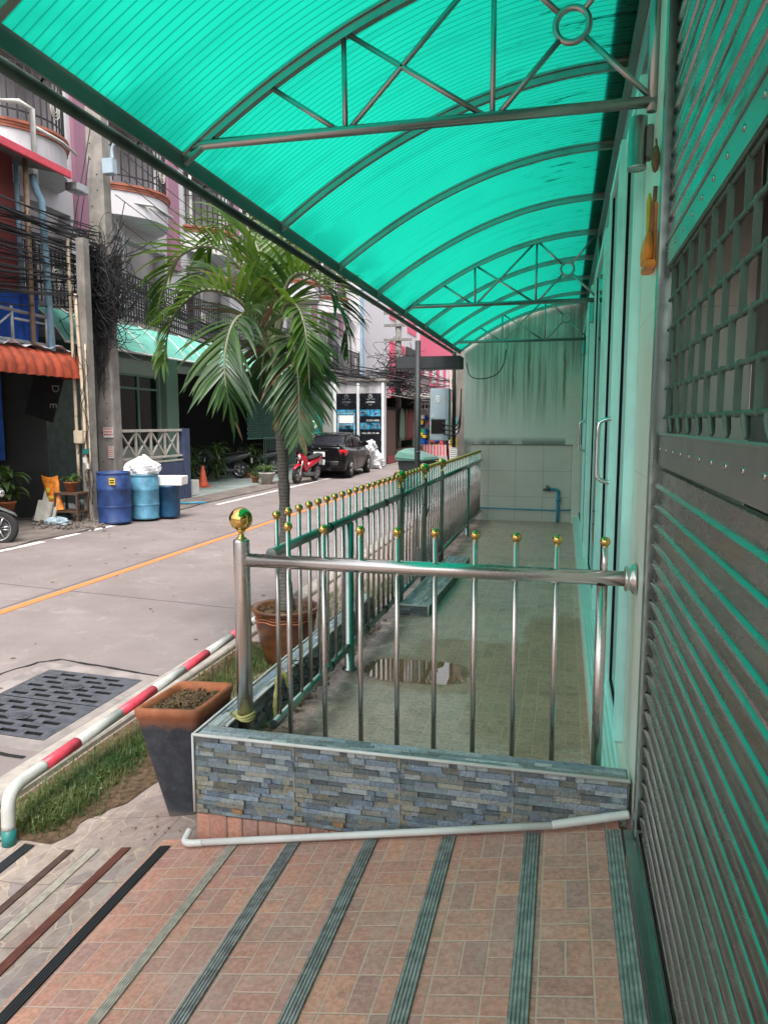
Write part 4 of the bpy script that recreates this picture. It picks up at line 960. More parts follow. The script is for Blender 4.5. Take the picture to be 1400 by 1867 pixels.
FR=[([(-2.26,5.6,2.15),(-2.36,5.55,2.50),(-2.49,5.5,2.77),(-2.69,5.45,2.91),(-2.89,5.4,2.87),(-3.05,5.4,2.71),(-3.16,5.4,2.42)],.52,'palm_leaf'),
([(-2.25,5.6,2.05),(-2.39,5.5,2.38),(-2.48,5.35,2.51),(-2.62,5.2,2.54),(-2.75,5.1,2.44),(-2.85,5.05,2.26),(-2.88,5.0,2.0)],.46,'palm_leaf'),
([(-2.23,5.6,1.98),(-2.28,5.45,2.25),(-2.35,5.3,2.36),(-2.39,5.15,2.28),(-2.41,5.05,2.07),(-2.39,5.0,1.83),(-2.34,5.0,1.56)],.50,'palm_leaf_dark'),
([(-2.26,5.6,2.2),(-2.36,5.7,2.65),(-2.47,5.8,2.98),(-2.67,5.95,3.2),(-2.94,6.1,3.2),(-3.15,6.2,3.0)],.50,'palm_leaf'),
([(-2.25,5.6,2.2),(-2.15,5.6,2.60),(-2.0,5.55,2.70),(-1.8,5.5,2.58),(-1.68,5.45,2.45),(-1.62,5.45,2.30),(-1.60,5.45,2.10)],.42,'palm_leaf'),
([(-2.24,5.6,2.1),(-2.12,5.5,2.44),(-1.97,5.35,2.42),(-1.87,5.25,2.25),(-1.83,5.2,2.04),(-1.82,5.2,1.8)],.38,'palm_leaf'),
([(-2.23,5.6,2.0),(-2.12,5.5,2.21),(-2.02,5.4,2.16),(-1.95,5.3,1.96),(-1.92,5.25,1.72),(-1.91,5.2,1.44)],.42,'palm_leaf_dark'),
([(-2.26,5.6,2.2),(-2.30,5.75,2.65),(-2.33,5.9,2.95),(-2.37,6.1,3.12),(-2.42,6.3,3.15)],.46,'palm_leaf'),
([(-2.25,5.6,2.1),(-2.47,5.8,2.5),(-2.75,6.0,2.77),(-3.03,6.15,2.88),(-3.26,6.2,2.80),(-3.41,6.2,2.60)],.46,'palm_leaf_dark'),
([(-2.24,5.6,1.95),(-2.33,5.75,2.2),(-2.44,5.9,2.25),(-2.52,6.0,2.05),(-2.56,6.0,1.8)],.40,'palm_leaf_dark')]
def frond(path,L,mat,seed):
    L*=1.12; UPK=1.9 if mat=='palm_leaf' else .8
    rr=random.Random(seed); P=crv(path,10); n=len(P); m=MB()
    m.m=0; m.tube(P,[.017*(1-i/n)**.8+.003 for i in range(n)],7)
    m.m=1; cum=[0]
    for a,b in zip(P,P[1:]): cum.append(cum[-1]+(b-a).length)
    tot=cum[-1]; N=32; G=Vector((0,0,-1))
    def at(s):
        for i in range(n-1):
            if cum[i+1]>=s: 
                t=(s-cum[i])/(cum[i+1]-cum[i]+1e-9); return P[i].lerp(P[i+1],t),(P[i+1]-P[i]).normalized()
        return P[-1],(P[-1]-P[-2]).normalized()
    for k in range(N):
        f=(k+.5)/N; s=tot*(.20+.80*f); p,T=at(s)
        side=T.cross(Vector((0,0,1))); side=side.normalized() if side.length>.15 else Vector((1,0,0)).cross(T).normalized()
        up=side.cross(T).normalized()
        for sg in (-1,1):
            l=L*(.55+.45*math.sin(math.pi*min(1,f*1.15+.12)))*rr.uniform(.85,1.1)*(1-.35*max(0,f-.7)/.3)
            ang=R(58-28*f+rr.uniform(-7,7)); d=(T*math.cos(ang)+side*sg*math.sin(ang)+up*rr.uniform(.2,.42)*UPK*(1-f*.75)).normalized()
            pts=[p.copy()]; q=p.copy(); dd=d.copy(); st=6; droop=rr.uniform(.05,.13)
            for j in range(st): dd=(dd+G*droop*(.35+.35*j)).normalized(); q=q+dd*l/st; pts.append(q.copy())
            m.m=2 if rr.random()<.045 else 1; w=rr.uniform(.015,.022); nv=dd.cross(side); vs=[]
            wf=[.35,.85,1,.95,.75,.45,.0]; 
            for j,pt in enumerate(pts):
                t_=(pts[min(j+1,st)]-pts[max(j-1,0)]).normalized(); bn=t_.cross(up); bn=bn.normalized() if bn.length>.05 else t_.orthogonal().normalized()
                up2=bn.cross(t_); ww=w*wf[j]; vs+= [pt-bn*ww+up2*ww*.35,pt,pt+bn*ww+up2*ww*.35]
            fs=[]
            for j in range(st): fs+= [(j*3,j*3+1,j*3+4,j*3+3),(j*3+1,j*3+2,j*3+5,j*3+4)]
            m.add(vs,fs,True)
    return m.build('frond',None,pm,mats=['crownshaft',mat,'dead_leaf'],fix=False)
for i,(p,l,mt) in enumerate(FR): frond(p,l,mt,i+30)
m=MB(); m.tube([(-2.26,5.6,2.2),(-2.27,5.62,2.6),(-2.28,5.64,2.9)],[.012,.006,.001],6); m.build('spear_leaf','palm_leaf',pm)
# ---------------------------------------------------------------- things across the street, placed by sight lines turned into world points
def _ray(px,py): return (fw*1345+rt*(px-700)+upv*(933.5-py))
def PZ(px,py,z): d=_ray(px,py); return Vector((0,0,CAMH))+d*((z-CAMH)/d.z)
def PX(px,py,x): d=_ray(px,py); return Vector((0,0,CAMH))+d*(x/d.x)
def PY(px,py,y): d=_ray(px,py); return Vector((0,0,CAMH))+d*(y/d.y)
# ---- white townhouse row
th=thing('townhouse_row','white townhouse row with mauve pilasters and bowed balconies','building',(-10.6,12.4,-.27))
XF=-10.6; YK=[11.15+3.95*k for k in range(7)]
m=MB()
# upper walls with openings left for the recesses
for k,y in enumerate(YK):
    y0=max(y-.4,12.35); y1=min(y+.75,36.2)
    if k==0: y0,y1=10.6,y+.75
    m.box(XF-.3,XF,y0,y1,3.6,11.5)
    if k<6:
        ya,yb=y+.75,min(y+3.55,36.2)
        m.box(XF-.3,XF,ya,yb,9.35,11.5); m.box(XF-.3,XF,ya,yb,6.05,7.1)
m.box(XF-1.6,XF-1.3,10.6,36.2,3.6,11.5); m.box(XF-1.3,XF-.3,10.6,36.2,11.3,11.5)
for y in YK: m.box(XF-1.3,XF-.3,y-.12,y+.12,3.6,11.3)
m.build('wall','wall_white',th)
for y in YK: MB().box(XF-.02,XF+.10,y-.28,y+.28,5.75,11.6).build('pilaster','wall_mauve',th)
def bow(t,pr=.85): return XF+.02+pr*math.sin(math.pi*t)**.75
for k,y in enumerate(YK[:6]):
    a,b=y+.72,y+3.2; n=18; pts=[(bow(i/n),a+(b-a)*i/n) for i in range(n+1)]
    ol=lambda d,pts=pts:[(XF-.05,pts[0][1]-d)]+[(p[0]+d,p[1]+(-d if i==0 else d if i==n else 0)) for i,p in enumerate(pts)]+[(XF-.05,pts[-1][1]+d)]
    m=MB(); m.prism(ol(0),6.42,7.02,'z'); o=m.build('balcony','wall_white',th)
    m=MB(); m.prism(ol(.05),7.02,7.07,'z'); m.prism(ol(.08),7.07,7.12,'z'); m.prism(ol(.035),6.97,7.02,'z'); m.build('moulding','terracotta_trim',o)
    m=MB()
    for i in range(2*n):
        t=(i+.5)/(2*n); x_,y_=bow(t)-.05,a+(b-a)*t
        m.tube([(x_,y_,7.17),(x_,y_,8.15)],.021,4,sm=False) if i%2==0 else None
    for z in (7.32,7.95,8.16): m.tube([(bow(i/n)-.05,pts[i][1],z) for i in range(n+1)],.018,4,sm=False)
    m.build('railing','black_metal',o)
    m=MB(); cy=(a+b)/2+.1
    for s_ in range(3): m.tube([(bow(.54)-.02,cy+(.13-.04*s_)*math.cos(q),7.6+(.19-.06*s_)*math.sin(q)) for q in [j*math.pi/8 for j in range(16)]],.014,4,closed=True)
    m.build('crest','off_white',o)
    m=MB(); m.box(XF-1.29,XF-1.25,y+1.0,y+2.1,7.1,9.2); m.build('dark_door','dark_glass' if 0 else 'interior_dark',th)
    m=MB(); 
    for yy in (y+.95,y+2.1,y+3.0): m.box(XF-1.29,XF-1.2,yy,yy+.06,7.1,9.25)
    m.box(XF-1.29,XF-1.2,y+1.01,y+3.0,9.2,9.26); m.build('door_frame','white_upvc',th)
    # first floor: recessed dark doors, brown side panels
    m=MB(); m.box(XF-1.299,XF-1.26,y+.5,y+2.2,3.9,6.1); m.build('first_floor_door','navy' if k==0 else 'interior_dark',th)
    m=MB(); m.box(XF-1.299,XF-1.24,y+2.5,y+3.5,4.6,6.0); m.build('shutter_panel','brown_door',th)
m=MB(); m.box(XF-1.3,XF+.62,12.3,36.2,3.58,3.86); m.box(XF+.55,XF+.62,12.3,36.2,3.86,3.93); m.build('first_floor_slab','concrete',th)
for k in range(7):
    a=max(YK[0]+3.95*k-2.4,12.3); b=YK[0]+3.95*k+1.55
    if k==6: b=36.1
    m=MB(); y=a+.05
    while y<b-.03: m.box(XF+.585,XF+.605,y-.01,y+.01,3.93,4.98); y+=.115
    for z in (4.05,4.75,4.98): m.box(XF+.58,XF+.61,a,b,z,z+.03)
    for yy in (a,b-.03): m.box(XF+.575,XF+.615,yy,yy+.04,3.93,5.1)
    o=m.build('terrace_railing','black_metal',th)
    for yy in (a+1.0,a+2.9):
        m=MB()
        for s_ in range(3): m.tube([(XF+.62,yy+(.12-.035*s_)*math.cos(q),4.45+(.24-.07*s_)*math.sin(q)) for q in [j*math.pi/8 for j in range(16)]],.012,4,closed=True)
        m.build('crest','off_white',o)
# ground floor
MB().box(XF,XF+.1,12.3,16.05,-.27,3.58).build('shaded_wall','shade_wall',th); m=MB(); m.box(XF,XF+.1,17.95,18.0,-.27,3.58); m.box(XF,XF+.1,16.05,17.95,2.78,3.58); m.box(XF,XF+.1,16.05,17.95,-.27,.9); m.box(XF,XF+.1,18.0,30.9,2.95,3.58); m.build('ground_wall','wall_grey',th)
for bb in ((XF-.02,XF+.28,18.0,18.62,-.27,3.5),(XF+.101,XF+.16,15.9,16.05,-.27,2.9),(XF-1.6,XF-.1,18.622,18.8,-.27,3.5)): MB().box(*bb).build('green_pillar','wall_green',th)
m=MB(); m.box(XF+.03,XF+.04,16.05,17.95,.9,2.78); m.build('shop_window','dark_glass',th)
m=MB()
for yy in (16.05,16.95,17.88): m.box(XF+.041,XF+.08,yy,yy+.06,.9,2.78)
for z in (.9,2.4,2.73): m.box(XF+.041,XF+.078,16.11,17.88,z,z+.05)
m.build('window_frame','wall_green',th)
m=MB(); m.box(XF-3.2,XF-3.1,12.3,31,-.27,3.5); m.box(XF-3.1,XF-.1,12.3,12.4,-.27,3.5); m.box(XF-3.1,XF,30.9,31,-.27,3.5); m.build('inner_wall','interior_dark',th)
m=MB(); m.box(XF-3.1,XF+.3,12.4,31,3.45,3.5); m.build('soffit','soffit',th)
m=MB(); 
for i in range(7): m.tube([(XF+.103+.01*i,12.3+i*.01,3.3-i*.03),(XF+.11+.01*i,24,3.35-i*.03)],.008,4)
m.build('wall_cable','cable',th)
def lattice(name,label,x,y0,y1,z0,z1,sp,mat,w=.022):
    m=MB(); m.box(x-.03,x+.03,y0,y1,z0-.04,z0); m.box(x-.03,x+.03,y0,y1,z1,z1+.04)
    for s in (-1,1):
        c=y0-(z1-z0)
        while c<y1+(z1-z0):
            # slat from (c,z0) rising one way, clipped to the frame
            pa=(c,z0); pb=(c+s*(z1-z0),z1); pts=[]
            ya,za,yb,zb=pa[0],pa[1],pb[0],pb[1]
            def clip(ya,za,yb,zb):
                t0,t1=0.,1.; d=yb-ya
                for lo,sg in ((y0,1),(y1,-1)):
                    va=(ya-lo)*sg; vb=(yb-lo)*sg
                    if va<0 and vb<0: return None
                    if va<0: t0=max(t0,va/(va-vb))
                    if vb<0: t1=min(t1,va/(va-vb))
                return (ya+d*t0,za+(zb-za)*t0,ya+d*t1,za+(zb-za)*t1) if t1>t0 else None
            q=clip(ya,za,yb,zb)
            if q:
                o=.006*s; m.add([(x+o,q[0]-w,q[1]),(x+o,q[0]+w,q[1]),(x+o,q[2]+w,q[3]),(x+o,q[2]-w,q[3]),(x+o+.008,q[0]-w,q[1]),(x+o+.008,q[0]+w,q[1]),(x+o+.008,q[2]+w,q[3]),(x+o+.008,q[2]-w,q[3])],[(0,1,2,3),(4,7,6,5),(0,4,5,1),(2,6,7,3),(1,5,6,2),(0,3,7,4)])
            c+=sp
    return tag(m.build(name,mat,loc=(x,y0,z0)),label,'screen')
lattice('lattice_screen','pale teal diagonal lattice screen under the green awning',-10.35,23.2,30.85,1.05,2.93,.16,'lattice')
m=MB(); y=24.6
while y<30.8: m.box(-10.36,-10.34,y,y+.02,-.1,.98); y+=.16
m.box(-10.37,-10.33,24.6,30.85,.98,1.02); m.box(-10.37,-10.33,24.6,30.85,-.1,-.06)
tag(m.build('iron_fence','wall_green',loc=(-10.35,24.6,-.1)),'low barred fence below the lattice screen behind the motorbikes','fence')
# green awning
ga=thing('green_awning','pale green curved awning with white ribs on the townhouse row','awning',(-10,12.45,3.1))
def gz(t): return (-10.48+1.25*t, 3.98-.86*t**2.0-.02*t)
m=MB(); m.strip([gz(i/10) for i in range(11)],12.45,25.6); m.sm=[True]*len(m.f); m.build('sheet','awning_sheet',ga,fix=False)
y=12.46
while y<25.7: MB().tube([(gz(i/8)[0],y,gz(i/8)[1]+.02) for i in range(9)],.016,6).build('rib','white_plastic',ga); y+=.939
m=MB(); m.tube([(-9.23,12.45,3.10),(-9.23,25.6,3.10)],.025,6); m.tube([(-10.45,12.45,4.0),(-10.45,25.6,4.0)],.025,6); m.build('edge_rail','white_plastic',ga)
# downpipes
dp=thing('downpipe','pale plastic downpipe with a bend beside the second balcony','pipe',(-10.45,16.05,3.9),'downpipes of the townhouse row',)
MB().tube([(XF+.12,16.0,10.5),(XF+.12,16.0,6.55),(XF+.14,16.45,6.0),(XF+.14,16.45,3.95)],.045,8).build('pipe','pipe_white',dp)
MB().tube([(XF+.16,16.0,6.75),(XF+.9,16.6,6.72),(XF+.9,17.5,6.68)],.035,8).build('branch','pipe_white',dp)
for k in range(1,6): dup(dp,(-10.45,16.05+3.95*k,3.9),label=['pale downpipe on the third bay of the townhouses','pale downpipe on the fourth bay of the townhouses','pale downpipe near the far end of the townhouse row','pale downpipe on the last bay behind the palm','pale downpipe past the last balcony'][k-1])
g=thing('downpipe','white downpipe with an elbow beside the first balcony, left edge','pipe',(-9.9,12.1,5),'downpipes of the townhouse row')
MB().tube([(-10.2,12.0,11),(-10.2,12.05,7.36),(-9.75,12.2,7.34),(-9.68,12.45,7.3),(-9.68,12.45,5.9)],.05,8).build('pipe','pipe_white',g)
MB().tube([(-9.66,12.5,7.0),(-9.62,13.2,6.97),(-9.7,13.75,6.93)],.03,8).build('branch','pipe_white',g)
# ---- X railing terrace
g=thing('porch_railing','off-white railing of crossed slats beside the dark blue post','railing',(-9,13.7,.7))
m=MB(); m.bbox(-9.04,-8.96,13.6,16.3,1.36,1.42,.005); m.bbox(-9.04,-8.96,13.6,16.3,.76,.81,.005); m.bbox(-9.06,-8.94,13.6,16.3,.66,.70,.005); m.build('rails','off_white',g)
for i in range(5):
    y=13.75+i*.6; 
    if y+.0<16.25: MB().bbox(-9.02,-8.98,y-.025,y+.025,.81,1.36,.004).build('upright','off_white',g)
    if i<4 or 1:
        ya,yb=y+.02,min(y+.58,16.25)
        if yb-ya>.3:
            for s in (0,1): MB().tube([(-8.995-.012*s,ya if s else yb,.82),(-8.995-.012*s,yb if s else ya,1.35)],.024,4,sm=False).build('diagonal','off_white',g)
tag(MB().box(-9.05,-8.93,13.6,16.25,-.27,.64).build('parapet','navy',loc=(-9,13.6,-.27)),'dark blue low wall under the crossed-slat railing','wall')
tag(MB().bbox(-9.1,-8.9,16.28,16.55,-.27,1.43,.006).build('gate_post','navy',loc=(-9,16.4,-.27)),'dark blue post at the end of the crossed-slat railing','post')
# ---- red extension, orange awning, tarpaulin
rb=thing('red_house','red-walled house at the left edge with a dark open ground floor','building',(-9.3,4,-.27))
m=MB(); m.box(-13,-9.35,3,11.45,2.95,6.1); m.build('wall','wall_red',rb)
m=MB(); m.box(-13,-9.9,11.46,12.28,3.2,5.95); m.build('back_wall','brown_door',rb)
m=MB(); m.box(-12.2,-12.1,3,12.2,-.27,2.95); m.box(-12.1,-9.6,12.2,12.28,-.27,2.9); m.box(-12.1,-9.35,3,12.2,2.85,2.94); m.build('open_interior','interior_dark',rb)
m=MB(); m.add([(-8.7,3,5.95),(-8.7,12.1,5.95),(-11,12.1,6.5),(-11,3,6.5),(-8.7,3,5.99),(-8.7,12.1,5.99),(-11,12.1,6.54),(-11,3,6.54)],[(0,1,2,3),(4,7,6,5),(0,4,5,1),(1,5,6,2),(2,6,7,3),(0,3,7,4)]); m.build('roof','soffit',rb)
m=MB(); m.bbox(-8.73,-8.68,3,12.13,5.90,6.03,.006); m.build('fascia','red_paint',rb)
oa=thing('orange_awning','ribbed orange-red roll-edged awning at the left','awning',(-8.8,8,2.35))
m=MB(); NY=150; prof=[(-9.35,2.84),(-9.15,2.85),(-8.98,2.82),(-8.85,2.74),(-8.77,2.62),(-8.74,2.50),(-8.74,2.36)]; vs=[]
for k in range(NY+1):
    y=7.5+(12.33-7.5)*k/NY; b=.035*abs(math.sin(math.pi*(y-7.5)/.235))
    for (x,z) in prof: vs.append((x+b*.9,y,z+b*.4))
n=7; m.add(vs,[(k*n+i,k*n+i+1,(k+1)*n+i+1,(k+1)*n+i) for k in range(NY) for i in range(n-1)],True); m.build('sheet','orange_awning',oa,fix=False)
MB().box(-9.35,-8.78,12.33,12.34,2.36,2.80).build('end_cap','orange_awning',oa)
m=MB(); rr=random.Random(1)
vs=[]; 
for i in range(13):
    for j in range(5): vs.append((-9.4+.13*j,10.3+i*.16,2.90+.05*math.sin(i*1.7+j)+rr.uniform(-.03,.03)+(.03 if j==2 else 0)))
m.add(vs,[(i*5+j,i*5+j+1,(i+1)*5+j+1,(i+1)*5+j) for i in range(12) for j in range(4)]); tag(m.build('plastic_sheeting','bag_white',loc=(-9,10.3,2.9)),'crumpled white plastic sheeting lying on the orange awning','sheeting')
vs=[]
for i in range(40):
    for j in range(2): vs.append((-9.15+.05*math.sin(i*.8+j)+.03*math.sin(i*2.1),8.2+i*.0875,2.95+j*.85))
m=MB(); m.add(vs,[(i*2,i*2+1,i*2+3,i*2+2) for i in range(39)],True); tag(m.build('tarpaulin','tarp_blue',loc=(-9.15,8.2,2.9),fix=False),'bright blue tarpaulin hanging behind the grey rail above the orange awning','tarpaulin')
g=thing('upper_rail','grey pipe railing in front of the blue tarpaulin','railing',(-9,8,2.9))
m=MB(); m.tube([(-9,8,3.48),(-9,11.7,3.42)],.03,8); m.tube([(-9,8,2.96),(-9,11.7,2.93)],.03,8); m.tube([(-9,10.85,3.30),(-9,11.6,3.30)],.022,8); m.build('rails','grey_paint',g)
for y in (9.7,10.8,11.65): MB().tube([(-9,y,2.93),(-9,y,3.5)],.028,8).build('upright','grey_paint',g)
MB().tube([(-9,10.2,2.96),(-9,10.82,3.4)],.02,8).build('diagonal','grey_paint',g)
def pipe(name,label,pts,r,mat): 
    tag(MB().tube(pts,r,12).build(name,mat,loc=pts[-1]),label,'pipe')
pipe('brown_pipe','tall brown metal pipe in front of the red house',[PX(46,290,-8.95),PX(62,625,-8.95)],.045,'pipe_brown')
pipe('blue_pipe','wide pale blue pipe beside the brown one',[PX(60,318,-9.0),PX(66,345,-8.98),PX(76,365,-8.95),PX(96,640,-8.95)],.062,'pipe_blue')
pipe('thin_pipe','thin pale blue pipe along the corner of the red wall',[PX(29,300,-9.28),PX(42,545,-9.28)],.035,'pipe_blue')
tag(MB().bbox(-8.85,-8.6,12.15,12.5,5.72,5.86,.01).build('floodlight','alloy',loc=(-8.7,12.3,5.7)),'small grey floodlight under the corner of the red fascia','lamp')
# dark tarp inside and board
m=MB(); vs=[]
for i in range(30):
    for j in range(2): vs.append((-10.4+.04*math.sin(i*.9),10.6+i*.05,.85+j*1.9))
m.add(vs,[(i*2,i*2+1,i*2+3,i*2+2) for i in range(29)],True); tag(m.build('shop_curtain','tarp_blue',loc=(-10.4,10.6,.8),fix=False),'blue curtain in the shade under the orange awning','curtain')
g=thing('menu_board','dark board with faint white letters under the orange awning','sign',(-9.5,12.0,1.7))
T=Matrix.Translation((-9.55,12.2,2.05))@Matrix.Rotation(R(8),4,'Z')@Matrix.Rotation(R(18),4,'Y')
MB().box(-.28,.28,-.02,.02,-.42,.42,T).build('board','void',g)
for s_,dx,dz in (('D',.12,.20),('E',.16,-.12)):
    text(s_,.2,'ink_grey','letter',g,T@Matrix.Translation((dx,-.025,dz))@Matrix.Rotation(R(90),4,'X')@Matrix.Rotation(R(-75),4,'Z'))
# ---- utility poles
def holes(m,x,y,w,z0,z1,face):
    z=z0
    while z<z1: m.lathe([(0,0),(.018,0)],(0,0,0),8); z+=.3
pl=thing('utility_pole','tall thick concrete pole behind the blue drums','pole',tuple(PY(203,840,13.25))[:2]+(-.27,))
px_,py_=pl.location.x,pl.location.y
m=MB(); w0,w1=.20,.165; m.loft([[(px_+a*w,py_+b*w*.8,z) for a,b in ((-1,-.8),(-.8,-1),(.8,-1),(1,-.8),(1,.8),(.8,1),(-.8,1),(-1,.8))] for w,z in ((w0,-.27),((w0+w1)/2,4.5),(w1,9.8))],sm=False); m.build('shaft','concrete',pl)
m=MB(); z=.2
while z<9.5:
    w=w0+(w1-w0)*(z/9.8); T=Matrix.Translation((px_+random.choice((-.07,.06)),py_-w*.8-.001,z))@Matrix.Rotation(R(90),4,'X'); m2=MB().lathe([(0,0),(.015,0)],(0,0,0),8); m.add([T@p for p in m2.v],m2.f); z+=.29
m.build('bolt_holes','void',pl)
def sheetbox(name,label,c,w,h,mat,ink,lines,par=None,ya=0,big=None):
    g=thing(name,label,'notice',tuple(c)); T=Matrix.Translation(c)@Matrix.Rotation(R(ya),4,'Z')
    MB().box(-w/2,w/2,-.003,.003,-h/2,h/2,T).build('paper',mat,g)
    rr=random.Random(len(label)); m=MB()
    for i in range(lines):
        z=h/2-h*(i+.8)/(lines+.6); x=-w*.42
        while x<w*.4:
            l=rr.uniform(.03,.12)*w*1.6; m.box(x,min(x+l,w*.44),-.0055,-.0031,z,z+h*.45/lines,T); x+=l+w*.05
    m.build('print',ink,g); return g
sheetbox('notice','larger red and white notice on the thick pole',(px_+.08,py_-.165,1.37),.22,.2,'white_plastic','ink_red',3)
sheetbox('notice','smaller white notice with red print low on the thick pole',(px_+.12,py_-.17,.98),.12,.24,'white_plastic','ink_red',6)
pb=PZ(169,947,-.27); p2=thing('utility_pole','slim concrete pole with cream cable ducts beside the dark blue drum','pole',tuple(pb))
q=pb; m=MB(); m.loft([[(q.x+.012*(z+.27)+a*w,q.y+b*w,z) for a,b in ((-1,-1),(1,-1),(1,1),(-1,1))] for w,z in ((.10,-.27),(.09,3),(.08,4.9))],sm=False); m.build('shaft','concrete',p2)
for dx,dz0,dz1,tx in ((-.15,.45,4.9,0.),(.02,.45,3.9,-.13),(.11,.7,3.0,0.)):
    m=MB(); n_=9
    m.tube([(q.x+dx+tx*max(0,(i/n_-.45)),q.y-.13,dz0+(dz1-dz0)*i/n_) for i in range(n_+1)],.032 if dx<.1 else .014,8); m.build('cable_duct','cream_duct',p2)
    m=MB()
    for i in range(n_): 
        z=dz0+(dz1-dz0)*(i+.5)/n_; m.tube([(q.x+dx+tx*max(0,(i/n_-.4))+.036*math.cos(a),q.y-.13+.036*math.sin(a),z) for a in [k*.8 for k in range(8)]],.004,4,closed=True)
    m.build('strap','iron',p2)
MB().bbox(q.x-.15,q.x+.03,q.y-.24,q.y-.165,1.18,1.42,.01).build('meter_box','cream_duct',p2)
m=MB(); m.bbox(q.x-.01,q.x+.10,q.y-.19,q.y-.11,.98,1.08,.01); m.build('junction_cap','teal_paint',p2)
m=MB(); m.bbox(q.x-.03,q.x+.04,q.y-.16,q.y-.11,.82,.92,.004); m.bbox(q.x+.03,q.x+.08,q.y-.16,q.y-.11,.70,.80,.004); m.build('paper_tag','white_plastic',p2)
rr=random.Random(77); m=MB()
for i in range(16):
    x=q.x+rr.uniform(-.12,.12); z=rr.uniform(.4,3.5); m.tube(crv([(x,q.y-.15,z),(x+rr.uniform(-.08,.08),q.y-.17,z-rr.uniform(.1,.3)),(x+rr.uniform(-.1,.1),q.y-.15,z-rr.uniform(.3,.7)),(x,q.y-.14,z-rr.uniform(.5,1))],4),.006,4)
m.build('loose_wire','cable',p2)
g=thing('service_box','grey metal connection box on a bent conduit beside the thick pole','box',tuple(PY(203,300,13.0)))
c=PY(202,302,13.0); m=MB(); m.bbox(c.x-.13,c.x+.09,c.y-.08,c.y+.08,c.z-.16,c.z+.12,.01); m.build('housing','cabinet',g)
MB().tube(crv([(c.x+.05,c.y,c.z+.1),(c.x+.05,c.y,c.z+.3),(c.x+.15,c.y,c.z+.42),(c.x+.3,c.y,c.z+.48)],5),.03,8).build('conduit','cabinet',g)
# ---- overhead cables
rr=random.Random(42); P0=Vector((px_,py_,0))
def cabl(pts,r,label,mat='cable',grp='black telephone and power cables along the street',n=None):
    m=MB().tube(pts,r,4,cap=False); tag(m.build('overhead_cable',mat,loc=pts[len(pts)//2],fix=False),label,'cable',grp)
for i in range(62):
    z0=3.0+i*.040+rr.uniform(-.25,.25); x0=-8.2-rr.uniform(0,.9); ze=3.9+i*.022+rr.uniform(-.15,.15); pe=Vector((px_+rr.uniform(-.25,.2),py_-.2+rr.uniform(-.15,.1),ze))
    cabl(arc((x0,1.0,z0+rr.uniform(-.3,.9)),pe,rr.uniform(.05,.5),18),rr.choice([.008,.011,.015]),['black cable, one of the many level strands running left off the thick pole','thicker black cable among the strands running left off the thick pole'][i%3==0])
far=Vector((-8.0,33.0,0))
for i in range(22):
    ps=Vector((px_+rr.uniform(-.1,.3),py_+rr.uniform(-.1,.3),3.9+i*.03+rr.uniform(-.2,.2))); pe=far+Vector((rr.uniform(-.4,.4),0,3.55+rr.uniform(-.35,.45)))
    cabl(arc(ps,pe,rr.uniform(.2,.6),18),rr.choice([.009,.013,.018]),'black cable of the bundle running behind the palm along the houses')
for i in range(26):
    ps=far+Vector((rr.uniform(-1.6,.3),rr.uniform(-5,2),3.6+rr.uniform(-.35,.5))); pe=Vector((-6.3+rr.uniform(-.8,1.2),52,3.9+rr.uniform(-.8,1.2)))
    mid=ps.lerp(pe,.4)+Vector((rr.uniform(-.3,.3),0,rr.uniform(-.5,.1)))
    cabl(crv([ps,ps.lerp(mid,.5)+Vector((0,0,rr.uniform(-.2,.2))),mid,mid.lerp(pe,.5)+Vector((0,0,-.25)),pe],5),rr.choice([.012,.02,.028]),'grey-black sagging cable of the far tangle above the dark posters',rr.choice(['cable','cable_grey']))
for i in range(8):
    a=PY(240+rr.uniform(-30,40),230+i*25,13.4); b=Vector((-9.4,34,6.8-.45*i+rr.uniform(-.3,.3))); cabl(arc(a,b,.3,12),.008,'thin cable crossing the white fronts of the townhouses',grp='thin cables in front of the townhouses')
m=MB()
for i in range(260):
    c=Vector((px_+rr.gauss(.0,.10),py_-.26+rr.gauss(0,.10),rr.uniform(3.3,4.95))); e=c+Vector((rr.gauss(.15,.45),rr.gauss(0,.12),rr.gauss(-.1,.35)))
    sag=rr.uniform(.05,.45); m.tube(arc(c,e,sag,8),rr.choice([.005,.008,.011]),4,cap=False)
for i in range(220):
    c=Vector((px_+rr.gauss(.16,.22),py_-.28+rr.gauss(0,.09),4.15+rr.gauss(0,.40))); r_=rr.uniform(.05,.20); t=rr.uniform(-.6,.6)
    m.tube([c+Vector((r_*math.cos(a)+t*r_*math.sin(a),rr.uniform(-.01,.01),r_*1.5*math.sin(a))) for a in [k*.524 for k in range(12)]],rr.choice([.006,.009]),4,closed=True)
for i in range(22):
    x=px_+rr.gauss(.05,.16); z=rr.uniform(3.2,4.6); m.tube(crv([(x,py_-.27,z),(x+rr.uniform(-.12,.12),py_-.3,z-.25),(x+rr.uniform(-.15,.2),py_-.27,z-rr.uniform(.5,.9)),(px_+rr.uniform(-.1,.1),py_-.22,z-rr.uniform(.9,1.6))],4),.007,4,cap=False)
tag(m.build('cable_tangle','cable',fix=False),'dense black tangle of coiled cable on the thick pole','cable tangle',kind='stuff')
cabl([PY(165,235,13.0),PY(120,500,12.6)],.012,'guy wire slanting down left of the thick pole',grp='guy wires')
cabl([PY(163,285,13.0),PY(140,470,12.8)],.012,'shorter guy wire just left of the thick pole',grp='guy wires')
